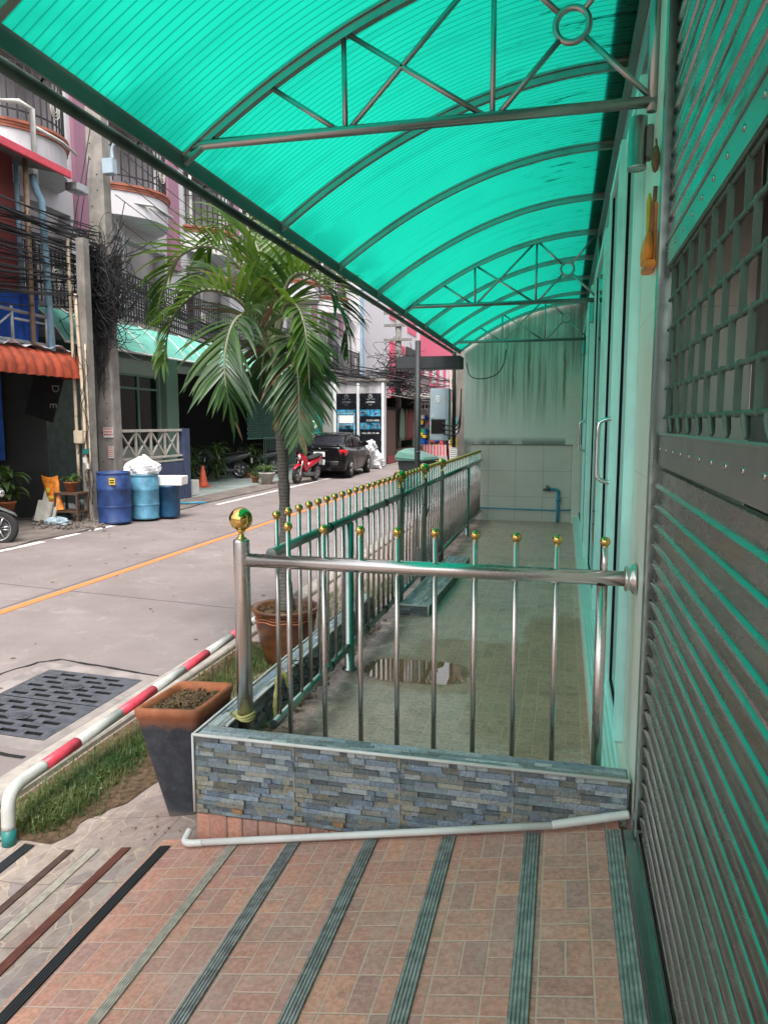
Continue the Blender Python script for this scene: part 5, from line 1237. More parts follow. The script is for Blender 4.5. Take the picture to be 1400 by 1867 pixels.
# ---- drums and rubbish
def drum(px,py,mat,label,w,h,lid=False):
    c=PZ(px,py,-.27); g=thing('drum',label,'drum',(c.x,c.y,-.27),'plastic drums by the poles'); x,y=c.x,c.y
    pr=[(w*.90,0),(w*.98,.015),(w*.98,.04),(w*.94,.055),(w,.30*h),(w*1.0,.31*h),(w*1.035,.325*h),(w*1.0,.34*h),(w,.36*h),(w,.64*h),(w*1.035,.665*h),(w,.69*h),(w*.985,.93*h),(w*.95,.95*h),(w*1.0,.965*h),(w*1.0,.995*h),(w*.96,h),(w*.93,.99*h),(w*.93,.85*h),(w*.90,.3*h)]
    if lid: pr=[(w*.86,0),(w*.9,.02),(w*.97,h*.93),(w*1.03,h*.94),(w*1.04,h),(w*.96,h),(w*.9,.3*h)]
    MB().lathe(pr,(x,y,-.27),32).build('shell',mat,g); return g,x,y
g,x,y=drum(211,952,'drum_blue','dark blue plastic drum with two bands nearest the slim pole',.300,.94)
m=MB(); m.box(x+.10,x+.22,y-.293,y-.288,.45,.57); m.build('sticker','yellow',g)
m=MB(); m.box(x+.115,x+.205,y-.2955,y-.2935,.52,.54); m.box(x+.115,x+.205,y-.2955,y-.2935,.48,.50); m.build('print','void',g)
MB().lathe([(0,.60),(.27,.60)],(x,y,0),24).build('contents','interior_dark',g)
g,x,y=drum(266,945,'drum_cyan','pale blue plastic drum under the white rubbish bag',.270,.86)
def blob(m,c,r,seed,sx=1,sy=1,sz=1,n=22,amp=.18):
    rr=random.Random(seed); ph=[(rr.uniform(2,9),rr.uniform(2,9),rr.uniform(0,6),rr.uniform(.3,1)) for _ in range(7)]; vs=[]; k=n//2
    for i in range(k+1):
        t=math.pi*i/k
        for j in range(n):
            a=2*math.pi*j/n; d=1+amp*sum(w*math.sin(f*a+p+g_*t) for f,g_,p,w in [(int(q[0]),q[1],q[2],q[3]) for q in ph])/4+rr.uniform(-.03,.03)
            vs.append((c[0]+r*sx*d*math.sin(t)*math.cos(a),c[1]+r*sy*d*math.sin(t)*math.sin(a),c[2]-r*sz*d*math.cos(t)))
    m.add(vs,[(i*n+j,i*n+(j+1)%n,(i+1)*n+(j+1)%n,(i+1)*n+j) for i in range(k) for j in range(n)],False); return m
tag(blob(MB(),(x-.02,y,.68),.27,5,1.15,1.0,.85,30,.25).build('rubbish_bag','bag_white',loc=(x,y,.5)),'bulging white rubbish bag on top of the pale blue drum','bag')
g,x,y=drum(309,941,'drum_teal','short deep blue tub carrying the white foam box',.235,.62,True)
T=Matrix.Translation((x,y,.355))@Matrix.Rotation(R(12),4,'Z'); m=MB(); m.bbox(-.33,.33,-.22,.22,0,.03,.008,T)
for a in ((-.33,.33,-.22,-.19),(-.33,.33,.19,.22),(-.33,-.30,-.189,.189),(.30,.33,-.189,.189)): m.bbox(a[0],a[1],a[2],a[3],.03,.17,.008,T)
tag(m.build('foam_box','foam_white',loc=(x,y,.35)),'open white foam box lying on the short blue tub','box')
c=PZ(340,920,-.27); tag(MB().tube([(c.x-.2,c.y,-.24),(c.x+.35,c.y+.25,-.24)],.022,8).build('pipe_offcut','tap_blue',loc=tuple(c)),'short blue pipe lying on the ground right of the tubs','pipe')
tag(MB().bbox(-9.3,-9.05,16.9,17.25,-.26,.12,.01).build('crate','white_plastic',loc=(-9.2,17,-.26)),'small white crate behind the dark blue post','crate')
def cardb():
    c=PY(200,900,13.6); m=MB(); m.bbox(c.x-.25,c.x+.3,13.5,13.9,.3,.75,.01); m.bbox(c.x-.2,c.x+.25,13.52,13.88,-.27,.29,.01); tag(m.build('carton','twig',loc=(c.x,13.6,-.27)),'brown cartons stacked behind the dark blue drum','carton')
cardb()
# left verge clutter
def leafplant(name,label,c,n,L,pot=None,mat='shrub_leaf',seed=1,w=.05,up=.6,stem=0,potmat='terracotta'):
    g=thing(name,label,'plant',tuple(c)); rr=random.Random(seed); z0=c[2]
    if pot: MB().lathe([(pot*.62,0),(pot*.95,pot*1.25),(pot*1.06,pot*1.27),(pot*1.06,pot*1.45),(pot*.92,pot*1.45),(pot*.88,pot*1.3),(0,pot*1.3)],tuple(c),20).build('pot',potmat,g); z0+=pot*1.35
    m=MB()
    for i in range(n):
        a=rr.uniform(0,6.283); d=Vector((math.cos(a),math.sin(a),rr.uniform(up,up+1.4))).normalized(); l=L*rr.uniform(.55,1.1); p=Vector((c[0],c[1],z0+stem*rr.random())); pts=[p]; q=p
        for j in range(5): d=(d+Vector((0,0,-.16*(j+.5)))).normalized(); q=q+d*l/5; pts.append(q)
        sd=Vector((-math.sin(a),math.cos(a),0)); wf=[.25,.8,1,.85,.5,0]; vs=[]
        for j,pt in enumerate(pts): vs+=[pt-sd*w*wf[j]+Vector((0,0,w*wf[j]*.3)),pt,pt+sd*w*wf[j]+Vector((0,0,w*wf[j]*.3))]
        m.add(vs,[f for j in range(5) for f in ((j*3,j*3+1,j*3+4,j*3+3),(j*3+1,j*3+2,j*3+5,j*3+4))],True)
    m.build('leaves',mat,g,fix=False)
    if stem: MB().tube([(c[0],c[1],z0-.02),(c[0]+.02,c[1],z0+stem)],.02,6).build('stem','pipe_brown',g)
    return g
leafplant('potted_plant','large broad-leaved plant at the left edge above the scooter',PY(12,940,11.3),26,.55,.18,w=.085,up=.5,stem=.45,seed=4)
c=PY(131,905,12.0)
leafplant('potted_plant','variegated plant in a clay pot on the wooden stand',(c.x,c.y,.28),34,.30,.13,seed=9,w=.022,up=.9)
g=thing('plant_stand','old brown wooden stand carrying the potted plant','stand',(c.x,c.y,-.27))
m=MB(); m.bbox(c.x-.25,c.x+.25,c.y-.18,c.y+.18,.23,.275,.005); m.build('top','wood',g)
m=MB(); m.bbox(c.x-.24,c.x+.24,c.y-.17,c.y+.17,-.10,-.07,.005); m.build('shelf','wood',g)
for a in (-1,1):
    for b in (-1,1): MB().bbox(c.x+a*.23-.02,c.x+a*.23+.02,c.y+b*.16-.02,c.y+b*.16+.02,-.27,.229,.004).build('leg','wood',g)
c=PY(98,905,11.9)
def sack():
    m=MB(); n=14; k=10; vs=[]; rr=random.Random(3)
    for i in range(k+1):
        t=i/k; z=-.05+t*.62; w=.16-.02*math.sin(t*5); d=.09*(1-t*.8)
        for j in range(n):
            a=2*math.pi*j/n; vs.append((c.x+.12*(.5-t)+w*math.cos(a)+rr.uniform(-.01,.01),c.y+d*math.sin(a),z+.02*math.cos(a*2)*t))
    m.add(vs,[(i*n+j,i*n+(j+1)%n,(i+1)*n+(j+1)%n,(i+1)*n+j) for i in range(k) for j in range(n)],True); o=m.build('sack','bag_orange',loc=(c.x,c.y,-.05)); tag(o,'tall orange plastic sack leaning beside the plant stand','sack')
    m=MB(); 
    for i,(dx,dz,w,h) in enumerate(((-.04,.32,.10,.09),(.02,.18,.13,.06),(-.03,.08,.09,.05))): m.ball((c.x+dx,c.y-.095,dz),w*.5,10,sy=.12,sz=h/w*1.2)
    m.build('print','yellow',o)
sack()
c=PY(75,915,11.7); T=Matrix.Translation((c.x,c.y,-.27))@Matrix.Rotation(R(-14),4,'X')@Matrix.Rotation(R(8),4,'Y')
m=MB(); m.bbox(-.17,.15,-.03,.03,0,.40,.01,T); m.bbox(-.15,.2,.05,.09,.1,.62,.01,T); tag(m.build('broken_panel','off_white',loc=tuple(c)),'broken off-white panels leaning left of the orange sack','panel')
for px,py,mt,l,s in ((120,925,'bag_white','grey-white rubbish bag under the plant stand',.19),(110,940,'bin_green','pale green rubbish bag on the broken kerb',.16),(148,915,'bag_white','white bag between plant stand and slim pole',.13),(105,950,'cabinet','flattened pale bag in front of the plant stand',.16)):
    c=PZ(px,py,-.2); tag(blob(MB(),(c.x,c.y,-.22),s,px,1.5,1,.55,20,.3).build('rubbish_bag',mt,loc=(c.x,c.y,-.27)),l,'bag')
m=MB(); rr=random.Random(31)
for i in range(220):
    p=PZ(rr.uniform(60,190),rr.uniform(925,965),-.27); p.z+=rr.uniform(0,.05); blob(m,p,rr.uniform(.015,.05),i,1,1,.6,6,.4)
tag(m.build('rubble','verge',fix=False),'rubble and grit along the broken verge by the poles','rubble',kind='stuff')
m=MB(); 
for i in range(500):
    p=PZ(rr.uniform(70,190),rr.uniform(915,955),-.27); a=rr.uniform(0,6.28); d=Vector((math.cos(a),math.sin(a),rr.uniform(.2,1)))*rr.uniform(.02,.07); s=Vector((-d.y,d.x,0)).normalized()*.008; m.quad(p,p+d*.5+s,p+d,p+d*.5-s)
tag(m.build('weeds','grass_blade',fix=False),'dark weeds round the foot of the slim pole','weeds',kind='stuff')
# ---------------------------------------------------------------- vehicles
def wheel(root,c,r,w,axis,nm='wheel',spokes=5,rim='alloy'):
    """axis 'x': axle along local x"""
    def T(p): return (c[0]+p[2],c[1]+p[0],c[2]+p[1]) if axis=='x' else (c[0]+p[0],c[1]+p[2],c[2]+p[1])
    m=MB(); n=28; prof=[(r*.66,-w*.42),(r*.80,-w*.52),(r*.95,-w*.48),(r,-w*.30),(r,w*.30),(r*.95,w*.48),(r*.80,w*.52),(r*.66,w*.42)]
    vs=[T((a*math.cos(q),a*math.sin(q),b)) for a,b in prof for q in [2*math.pi*k/n for k in range(n)]]
    m.add(vs,[(i*n+k,i*n+(k+1)%n,(i+1)*n+(k+1)%n,(i+1)*n+k) for i in range(7) for k in range(n)],True); o=m.build(nm,'rubber',root)
    m=MB(); vs=[T((a*math.cos(q),a*math.sin(q),b)) for a,b in ((r*.68,-w*.50),(r*.62,-w*.48),(r*.58,0),(r*.62,w*.48),(r*.68,w*.50)) for q in [2*math.pi*k/n for k in range(n)]]
    m.add(vs,[(i*n+k,i*n+(k+1)%n,(i+1)*n+(k+1)%n,(i+1)*n+k) for i in range(4) for k in range(n)],True)
    for s in range(spokes):
        q=2*math.pi*s/spokes
        for dq in (-.16,.16):
            a=[T((r*.1*math.cos(q+dq*3)+0,r*.1*math.sin(q+dq*3),sg*w*.46)) for sg in (1,)][0]; b=T((r*.61*math.cos(q+dq),r*.61*math.sin(q+dq),w*.49)); m.tube([a,b],r*.05,5)
            a=T((r*.1*math.cos(q+dq*3),r*.1*math.sin(q+dq*3),-w*.46)); b=T((r*.61*math.cos(q+dq),r*.61*math.sin(q+dq),-w*.49)); m.tube([a,b],r*.05,5)
    m.tube([T((0,0,-w*.4)),T((0,0,w*.4))],r*.14,12); m.build('rim',rim,o)
    MB().tube([T((0,0,-w*.1)),T((0,0,w*.1))],r*.52,20).build('brake_disc','iron',o)
    return o
# black saloon, seen from behind on the right; local +y is forward, origin on the ground under the middle
car=thing('parked_car','black four-door saloon parked in front of the dark posters','car',(0,0,0),local=True)
ST=[# y, half width, z bottom, z shoulder, z deck
 (-2.10,.70,.38,.80,.98),(-2.06,.80,.27,.86,1.03),(-1.92,.835,.22,.88,1.05),(-1.65,.845,.21,.90,1.045),(-1.3,.85,.20,.92,1.02),(-.8,.85,.19,.91,.98),(0,.85,.19,.90,.97),(.7,.85,.19,.88,.96),(1.1,.85,.20,.87,.98),(1.5,.83,.21,.82,.92),(1.85,.79,.23,.74,.84),(2.08,.68,.27,.62,.70),(2.15,.55,.34,.52,.58)]
def bodyring(y,w,zb,zs,zd): 
    zm=(zb+zs)/2
    h=[(w*.86,zb),(w*.97,zb+.05),(w*1.0,zm-.05),(w*.995,zm+.08),(w*.985,zs-.06),(w*.93,zs),(w*.88,zd-.03),(w*.80,zd-.005),(w*.4,zd+.01)]
    return [(x,y,z) for x,z in h]+[(0,y,zd+.015)]+[(-x,y,z) for x,z in reversed(h)]
body=MB().loft([bodyring(*s) for s in ST])
o=body.build('body','car_black',car)
# greenhouse: glass hull, then roof and pillars
GH=[(-1.62,.68,1.03,1.04),(-1.25,.69,1.0,1.20),(-.88,.68,.98,1.36),(-.5,.67,.96,1.43),(0,.665,.95,1.455),(.35,.665,.95,1.44),(.62,.67,.95,1.36),(.95,.69,.96,1.16),(1.22,.70,.96,.99)]
def gr(y,w,z0,z1): 
    k=(z1-z0); wt=w-.19*k/.5; return [(w,y,z0-.05),(wt+.02,y,z1-.05*min(1,k*3)),(wt-.07,y,z1-.008),(0,y,z1),(-wt+.07,y,z1-.008),(-wt-.02,y,z1-.05*min(1,k*3)),(-w,y,z0-.05)]
MB().loft([gr(*s) for s in GH]).build('windows','dark_glass' if 0 else 'poster_black',car)
def lift(y,w,z0,z1,t=.012): 
    r=gr(y,w,z0,z1); return [(p[0]*1.02,p[1],p[2]+t) for p in r[1:6]]
m=MB(); m.loft([lift(*s) for s in ((-.88,.68,.98,1.36),(-.5,.67,.96,1.43),(0,.665,.95,1.455),(.35,.665,.95,1.44),(.60,.67,.95,1.365))],closed=False); m.build('roof','car_black',car)
for s in (-1,1):
    m=MB()
    def side(y0,y1): pass
    for (a,b,w) in (((-.90,.58,1.345),(-1.66,.70,1.0),.035),((.62,.585,1.345),(1.25,.71,.97),.026),((-.42,.575,1.40),(-.40,.70,.97),.026),((.45,.58,1.39),(.60,.70,.97),.012)):
        pa=Vector((s*a[1]*1.015,a[0],a[2])); pb_=Vector((s*b[1]*1.01,b[0],b[2])); m.tube([pa,pa.lerp(pb_,.5)+Vector((s*.02,0,.01)),pb_],w,6)
    m.tube([(s*.60,-.92,1.34),(s*.592,-.5,1.395),(s*.585,0,1.42),(s*.585,.35,1.40),(s*.595,.62,1.34)],.016,6); m.build('pillars','car_black',car)
    m=MB(); m.loft([[(s*(.80+dx),.62+dy,.98+dz) for dx,dz in ((0,0),(.15,.02),(.17,.10),(.10,.14),(0,.12))] for dy in (0,.10)]); m.build('mirror','car_black',car)
    m=MB(); m.loft([[(s*.55,-2.085,.73),(s*.55,-2.10,.90),(s*.60,-2.10,.91),(s*.62,-2.09,.74)],[(s*.72,-2.085,.70),(s*.72,-2.085,.92),(s*.73,-2.07,.93),(s*.73,-2.06,.71)],[(s*.83,-1.96,.72),(s*.82,-1.96,.92),(s*.80,-1.94,.93),(s*.81,-1.93,.71)],[(s*.862,-1.72,.80),(s*.852,-1.72,.90),(s*.83,-1.72,.90),(s*.84,-1.72,.79)]]); m.build('tail_light','tail_red',car)
    m=MB(); m.tube([(s*.862,-.85,.84),(s*.862,-.68,.845)],.014,6); m.tube([(s*.862,.25,.83),(s*.862,.42,.835)],.014,6); m.build('door_handle','chrome',car)
    m=MB()
    for y in (-.42,.68,-1.18): m.tube([(s*.853,y,.24),(s*.858,y,.55),(s*.848,y,.86)],.004,4)
    m.build('door_gap','void',car)
    for y in (-1.33,1.25):
        wheel(car,(s*.778,y,.305),.305,.19,'x')
        m=MB(); m.tube([(s*.846,y+.345*math.cos(q),.30+.345*math.sin(q)) for q in [k*math.pi/12-.05 for k in range(13)]],.022,6); m.build('wheel_arch','void',car)
        m=MB(); m.lathe([(0,0),(.34,0)],(0,0,0),24); T=Matrix.Translation((s*.851,y,.30))@Matrix.Rotation(R(90),4,'Y'); m.v=[T@p for p in m.v]; m.build('wheel_well','void',car)
MB().bbox(-.19,.19,-2.125,-2.112,.70,.86,.004).build('number_plate','plate',car)
text('1711','.10' and .11,'void','plate_text',car,Matrix.Translation((.02,-2.128,.74))@Matrix.Rotation(R(90),4,'X'))
m=MB(); m.bbox(-.28,.28,-2.13,-2.10,.88,.915,.008); m.tube([(-.05,-2.115,.95),(0,-2.12,.97),(.05,-2.115,.95)],.008,6); m.build('boot_trim','chrome',car)
m=MB(); m.loft([[(x,-2.05-.03*(abs(x)<.7),1.05+.035),(x,-2.05,1.05+.055),(x,-1.9,1.05+.06),(x,-1.9,1.05+.035)] for x in (-.74,-.65,0,.65,.74)]); m.box(-.6,-.56,-2.0,-1.94,1.03,1.09); m.box(.56,.6,-2.0,-1.94,1.03,1.09); m.build('spoiler','car_black',car)
m=MB(); m.loft([[(x,-2.13+.09*(abs(x)/.8)**3,.28),(x,-2.145+.09*(abs(x)/.8)**3,.36),(x,-2.15+.09*(abs(x)/.8)**3,.54),(x,-2.12+.09*(abs(x)/.8)**3,.59)] for x in (-.80,-.6,-.3,0,.3,.6,.80)]); m.build('rear_bumper','car_black',car)
car.location=(-8.05,25.9,-.30); car.rotation_euler=(0,0,R(2)); car.scale=(1.05,1.05,1.05)
# motorbikes; local +x forward
def moto(label,loc,rz,col,fair=True,lean=0,box=False):
    g=thing('motorbike',label,'motorbike',loc,'motorbikes parked across the street',local=True,rz=rz)
    g.rotation_euler=(R(lean),0,rz)
    wheel(g,(.63,0,.28),.28,.10,'y'); wheel(g,(-.60,0,.28),.28,.11,'y')
    def L(rows,mat,nm): 
        m=MB(); m.loft([[(x,w*math.cos(a),z+h*math.sin(a)) for a in [k*math.pi/6 for k in range(12)]] for x,w,z,h in rows]); m.build(nm,mat,g)
    L([(-.95,.03,.80,.03),(-.80,.10,.76,.07),(-.5,.14,.68,.12),(-.1,.13,.60,.14),(.05,.10,.50,.10),(.1,.04,.45,.05)],col,'rear_body')
    L([(.12,.10,.36,.10),(.2,.14,.50,.16),(.36,.17,.70,.20),(.50,.15,.82,.18),(.62,.09,.86,.10),(.72,.03,.84,.04)],col,'front_fairing')
    L([(-.86,.05,.86,.02),(-.7,.12,.86,.05),(-.35,.13,.80,.06),(-.05,.11,.76,.05),(.05,.05,.74,.03)],'rubber','seat')
    L([(-.45,.12,.24,.06),(-.1,.16,.27,.08),(.2,.14,.27,.07),(.32,.06,.32,.05)],'moto_grey','engine')
    m=MB(); 
    for s in (-1,1): m.tube([(.50,s*.075,.80),(.63,s*.075,.28)],.022,8)
    m.build('fork','chrome',g)
    m=MB(); m.tube(crv([(.42,-.34,.98),(.47,-.2,1.0),(.47,0,.95),(.47,.2,1.0),(.42,.34,.98)],4),.016,8); m.build('handlebar','rubber',g)
    for s in (-1,1):
        m=MB(); m.tube([(.44,s*.22,1.0),(.46,s*.30,1.14)],.008,5); m.ball((.46,s*.33,1.17),.06,10,sx=.3,sy=1,sz=.6); m.build('mirror','rubber',g)
    m=MB(); m.ball((.70,0,.82),.08,12,sx=.5,sy=1.3,sz=.8); m.build('headlight','chrome',g)
    m=MB(); m.loft([[(x,w*math.cos(a),z+h*math.sin(a)) for a in [k*math.pi/6 for k in range(12)]] for x,w,z,h in ((.30,.05,.56,.02),(.5,.07,.60,.02),(.66,.075,.595,.02),(.86,.05,.50,.02),(.90,.02,.46,.01))]); m.build('front_mudguard',col,g)
    MB().tube([(-.05,-.13,.25),(-.4,-.16,.27),(-.85,-.18,.40)],[.03,.045,.05],10).build('exhaust','alloy',g)
    m=MB(); m.bbox(-1.0,-.985,-.10,.10,.50,.68,.004); m.build('number_plate','plate',g)
    if fair:
        m=MB(); m.loft([[(x,y*w,z) for y in (-1,-.6,0,.6,1)] for x,w,z in ((.66,.12,.92),(.60,.15,1.05),(.50,.13,1.22),(.47,.10,1.27))],closed=False); m.build('windscreen','dark_glass',g)
    if box:
        m=MB(); m.tube([(-.9,.17,.82),(-.95,0,.84),(-.9,-.17,.82)],.012,6); m.build('grab_rail','alloy',g)
    return g
c=PZ(552,880,-.29); moto('bright red scooter with a small windscreen parked behind the black car',(c.x,c.y+.3,-.29),R(-98),'moto_red',lean=-8)
c=PZ(405,872,-.26); moto('dark motorbike parked sideways behind the orange cone',(c.x,c.y,-.26),R(195),'moto_grey',fair=False,box=True,lean=5)
c=PZ(470,866,-.26); moto('dark motorbike half hidden behind the palm trunk and pots',(c.x-.2,c.y+.5,-.26),R(205),'moto_grey',fair=False,lean=5)
c=PZ(368,868,-.26); g=moto('motorbike with a red side bag in the dark forecourt',(c.x-.2,c.y+.6,-.26),R(20),'moto_grey',fair=True,lean=5)
c=PZ(-40,1000,-.33); moto('black scooter cut off by the left edge of the photo',(c.x-.40,c.y-.0,-.33),R(24),'moto_grey',fair=True,lean=0)
# ---- cone, pots, signs
c=PZ(371,888,-.265); g=thing('traffic_cone','orange traffic cone on the pale forecourt','cone',tuple(c))
MB().bbox(c.x-.19,c.x+.19,c.y-.19,c.y+.19,-.264,-.235,.01).build('base','cone_orange',g)
MB().lathe([(.15,.03),(.135,.06),(.035,.60),(.025,.61),(0,.61)],(c.x,c.y,-.265),20).build('cone','cone_orange',g)
for i,(px,py,r_,n,l,lab) in enumerate(((466,880,.13,18,.35,'small clay pot with a grassy plant left of the big planter trough'),(487,882,.24,60,.55,'wide stone-coloured pot full of yellow-green leaves by the palm trunk'),(515,878,.14,14,.3,'clay pot just right of the palm trunk'),(452,872,.12,10,.3,'little reddish pot behind the motorbike wheel'))):
    c=PZ(px,py,-.27); leafplant('potted_plant',lab,tuple(c),n,l,r_,seed=20+i,w=.02,up=.8,potmat='off_white' if i==1 else 'terracotta')
for i,(px,py,s) in enumerate(((455,800,.9),(395,800,1.0),(345,800,.8))):
    c=PX(px,py,-10.7); leafplant('bush',['spiky dark bush in front of the lattice screen','dark bush in the shade of the forecourt','dark leafy bush behind the dark blue post'][i],(c.x,c.y,-.26),120,.7*s,None,seed=40+i,w=.03,up=.4,stem=1.0)
g=thing('lotus_sign','small teal and white pictorial sign on a post behind the red scooter','sign',tuple(PZ(572,858,-.27)))
c=PY(572,800,26.5); MB().tube([(c.x-.25,26.6,-.27),(c.x-.25,26.6,1.2)],.045,8).build('post','pipe_blue',g)
m=MB(); m.bbox(c.x-.35,c.x+.35,26.5,26.55,.75,1.9,.01); m.build('board','teal_paint',g)
m=MB(); m.ball((c.x,26.49,1.1),.22,12,sy=.05,sz=.5); m.ball((c.x,26.49,1.5),.16,12,sy=.05); m.build('picture','white_plastic',g)
m=MB(); m.ball((c.x+.1,26.475,1.15),.12,12,sy=.05,sz=.5); m.ball((c.x,26.475,1.52),.09,12,sy=.05); m.build('picture_colour','green_box',g)
# ---- poster house
ph=thing('poster_house','low white annexe carrying two tall dark posters','building',(-9.7,31,-.28))
m=MB(); m.box(-9.80,-7.52,31.05,31.5,-.28,3.35); m.box(-11.4,-9.80,31.4,36,-.28,3.35); m.build('wall','wall_white',ph)
for x0,x1 in ((-9.76,-9.62),(-8.70,-8.58),(-7.60,-7.50)): MB().box(x0,x1,30.95,31.05,-.28,3.28).build('frame_post','white_upvc',ph)
MB().box(-9.85,-7.42,30.9,31.6,3.352,3.45).build('roof','concrete',ph)
MB().bbox(-10.6,-9.82,31.2,31.39,-.28,2.9,.01).build('side_panel','wall_grey',ph)
def poster(x0,x1,label,faded=False):
    ym=30.93; zt,zb=2.83,-.1; cx=(x0+x1)/2; g=thing('poster',label,'poster',(cx,ym,zb),'two tall dark posters on the annexe')
    MB().box(x0,x1,ym,ym+.019,zb,zt).build('sheet','poster_black',g)
    TX=lambda x,z:Matrix.Translation((x,ym-.004,z))@Matrix.Rotation(R(90),4,'X'); ink='ink_grey' if faded else 'ink_white'
    m=MB()
    for s in (-1,1):
        m.tube([(cx+s*.0,ym-.004,2.80),(cx+s*.09,ym-.004,2.73),(cx+s*.07,ym-.004,2.64),(cx,ym-.004,2.60)],.010,4); m.tube([(cx,ym-.004,2.76),(cx+s*.05,ym-.004,2.70),(cx,ym-.004,2.62)],.008,4); m.tube([(cx+s*.04,ym-.004,2.57),(cx+s*.2,ym-.004,2.59)],.008,4)
    m.build('logo',ink,g)
    text('ZENSIRI',.115,ink,'lettering',g,TX(cx,2.42)); text('RESORT',.045,ink,'lettering',g,TX(cx,2.32)); 
    m=MB(); rr=random.Random(int(-x0*10))
    for zz in (1.86,1.30):
        for k in range(2):
            a=x0+.03+k*(x1-x0-.03)/2; b=a+(x1-x0)/2-.05; MB().box(a,b,ym-.003,ym-.0005,zz,zz+.28).build('picture','poster_blue',g)
    m=MB()
    for zz in (1.86,1.30):
        for k in range(2):
            a=x0+.03+k*(x1-x0-.03)/2; w=(x1-x0)/2-.05
            for j in range(4): u=rr.uniform(0,w-.15); v=rr.uniform(.02,.18); m.box(a+u,a+u+rr.uniform(.08,.15),ym-.0055,ym-.0032,zz+v,zz+v+rr.uniform(.03,.08))
    m.build('photo_detail','ink_grey',g)
    text('SCAN HERE',.112,ink,'lettering',g,TX(x0+.30,1.64),al='LEFT').scale=(1,1,1)
    text('CALL 0955 781 484',.095,ink,'lettering',g,TX(cx,1.10))
poster(-8.57,-7.61,'right poster, clear, with blue pictures and large white lettering'); poster(-9.61,-8.71,'left poster, dimmer, partly behind a white banner stand',True)
g=thing('banner_stand','pale blue frame holding a blank white banner before the left poster','sign',(-9.1,30.2,0))
a=PY(616,754,30.3); b=PY(646,775,30.3)
m=MB(); 
for x in (a.x,b.x): m.tube([(x,30.3,-.28),(x,30.3,a.z)],.02,6)
for z in (a.z,b.z): m.tube([(a.x,30.3,z),(b.x,30.3,z)],.02,6)
m.build('frame','pipe_blue',g); MB().box(a.x+.05,b.x-.03,30.28,30.29,b.z+.08,a.z-.08).build('banner','foam_white',g)
for i,(px,py,r_) in enumerate(((675,845,.42),(688,840,.34),(668,825,.30),(686,815,.25))):
    c=PY(px,py,30.0); tag(blob(MB(),(c.x,c.y-.3*i,max(c.z,-.28+r_*.8)),r_,i+3,1,1,1.1,20,.45).build('rubbish_bag','bag_white',loc=(c.x,c.y,-.28)),['big white plastic sack right of the black car, lowest','white plastic sack beside the lowest one by the poster','crumpled white sack on top left behind the car roof','crumpled white sack on top right by the poster edge'][i],'bag')
# ---- white building beyond, pink building, stalls
wb=thing('white_building','plain white building with a blank wall beyond the townhouses','building',(-10,36.2,-.28))
MB().box(-14,-10.0,36.25,42.5,-.28,12).build('wall','wall_white',wb)
m=MB(); m.box(-9.99,-9.93,36.4,36.7,3.5,11.9); m.build('downpipe','pipe_blue',wb)
kb=thing('pink_building','white building with bright pink panels and a pink-framed window','building',(-10,42.5,-.28))
m=MB(); m.box(-14,-10.0,42.5,90,-.28,15); m.build('wall','wall_white',kb)
m=MB(); m.box(-9.999,-9.96,42.6,46.3,7.6,10.3); m.box(-9.999,-9.96,47.6,50.6,7.4,14); m.box(-9.999,-9.95,52,74,3.6,14.5); m.build('pink_panel','wall_pink',kb)
m=MB(); m.box(-9.999,-9.9,42.6,46.6,3.0,6.35); m.build('pink_surround','wall_pink',kb)
m=MB(); m.box(-9.899,-9.84,43.9,45.3,3.0,5.8); m.build('window','white_upvc',kb); m=MB(); m.box(-9.839,-9.83,44.1,44.55,3.1,5.6); m.box(-9.839,-9.83,44.65,45.1,3.1,5.6); m.build('pane','car_black',kb)
for i in range(6):
    for z in (4.6,8.5): MB().box(-9.949,-9.9,53.5+i*3.4,55+i*3.4,z,z+1.7).build('window','wall_white',kb)
m=MB(); 
for i in range(26): m.box(-9.0,-8.96,42.6+i*.3,42.63+i*.3,3.35,4.55)
m.box(-9.9,-8.95,42.5,50.4,3.15,3.35); m.box(-9.02,-8.95,42.5,50.4,4.55,4.62); m.build('balcony','soffit',kb)
m=MB(); m.box(-9.899,-9.8,46.8,50.4,3.36,6.4); m.build('dark_shutters','interior_dark',kb)
mk=thing('market_stalls','low dark stalls under a grey corrugated roof beyond the posters','building',(-8.5,36,-.28))
m=MB(); m.box(-10,-9.9,31.6,41.5,-.28,3.0); m.box(-9.9,-7.9,41.4,41.5,-.28,3.0); m.box(-7.8,-7.7,31.55,32.0,-.28,2.6); m.build('wall','interior_dark',mk)
m=MB(); vs=[]
for i in range(62):
    for j in range(2): vs.append((-10+2.7*j,31.62+i*.16,3.15-.40*j+.035*(i%2)))
m.add(vs,[(i*2,i*2+1,i*2+3,i*2+2) for i in range(61)]); m.build('corrugated_roof','soffit',mk,fix=False)
m=MB(); ya,yb=PX(705,780,-7.75).y,PX(721,780,-7.75).y; m.box(-7.80,-7.75,ya,yb,-.1,2.15)
m.build('door','brown_door',mk)
m=MB(); m.box(-7.81,-7.74,ya-.12,ya-.002,-.2,2.3); m.box(-7.81,-7.74,yb+.002,yb+.12,-.2,2.3); m.box(-7.81,-7.74,ya,yb,2.152,2.3); m.build('door_frame','void',mk)
m=MB(); m.box(-8.4,-7.7,yb+.3,41.3,-.28,.30); m.build('counter','wood',mk)
MB().box(-7.69,-7.68,ya-.1,yb,-.27,.1).build('red_base','wall_red',mk)
m=MB(); m.box(-7.75,-7.65,38.6,38.72,-.28,2.7); m.build('roof_post','concrete_dark',mk)
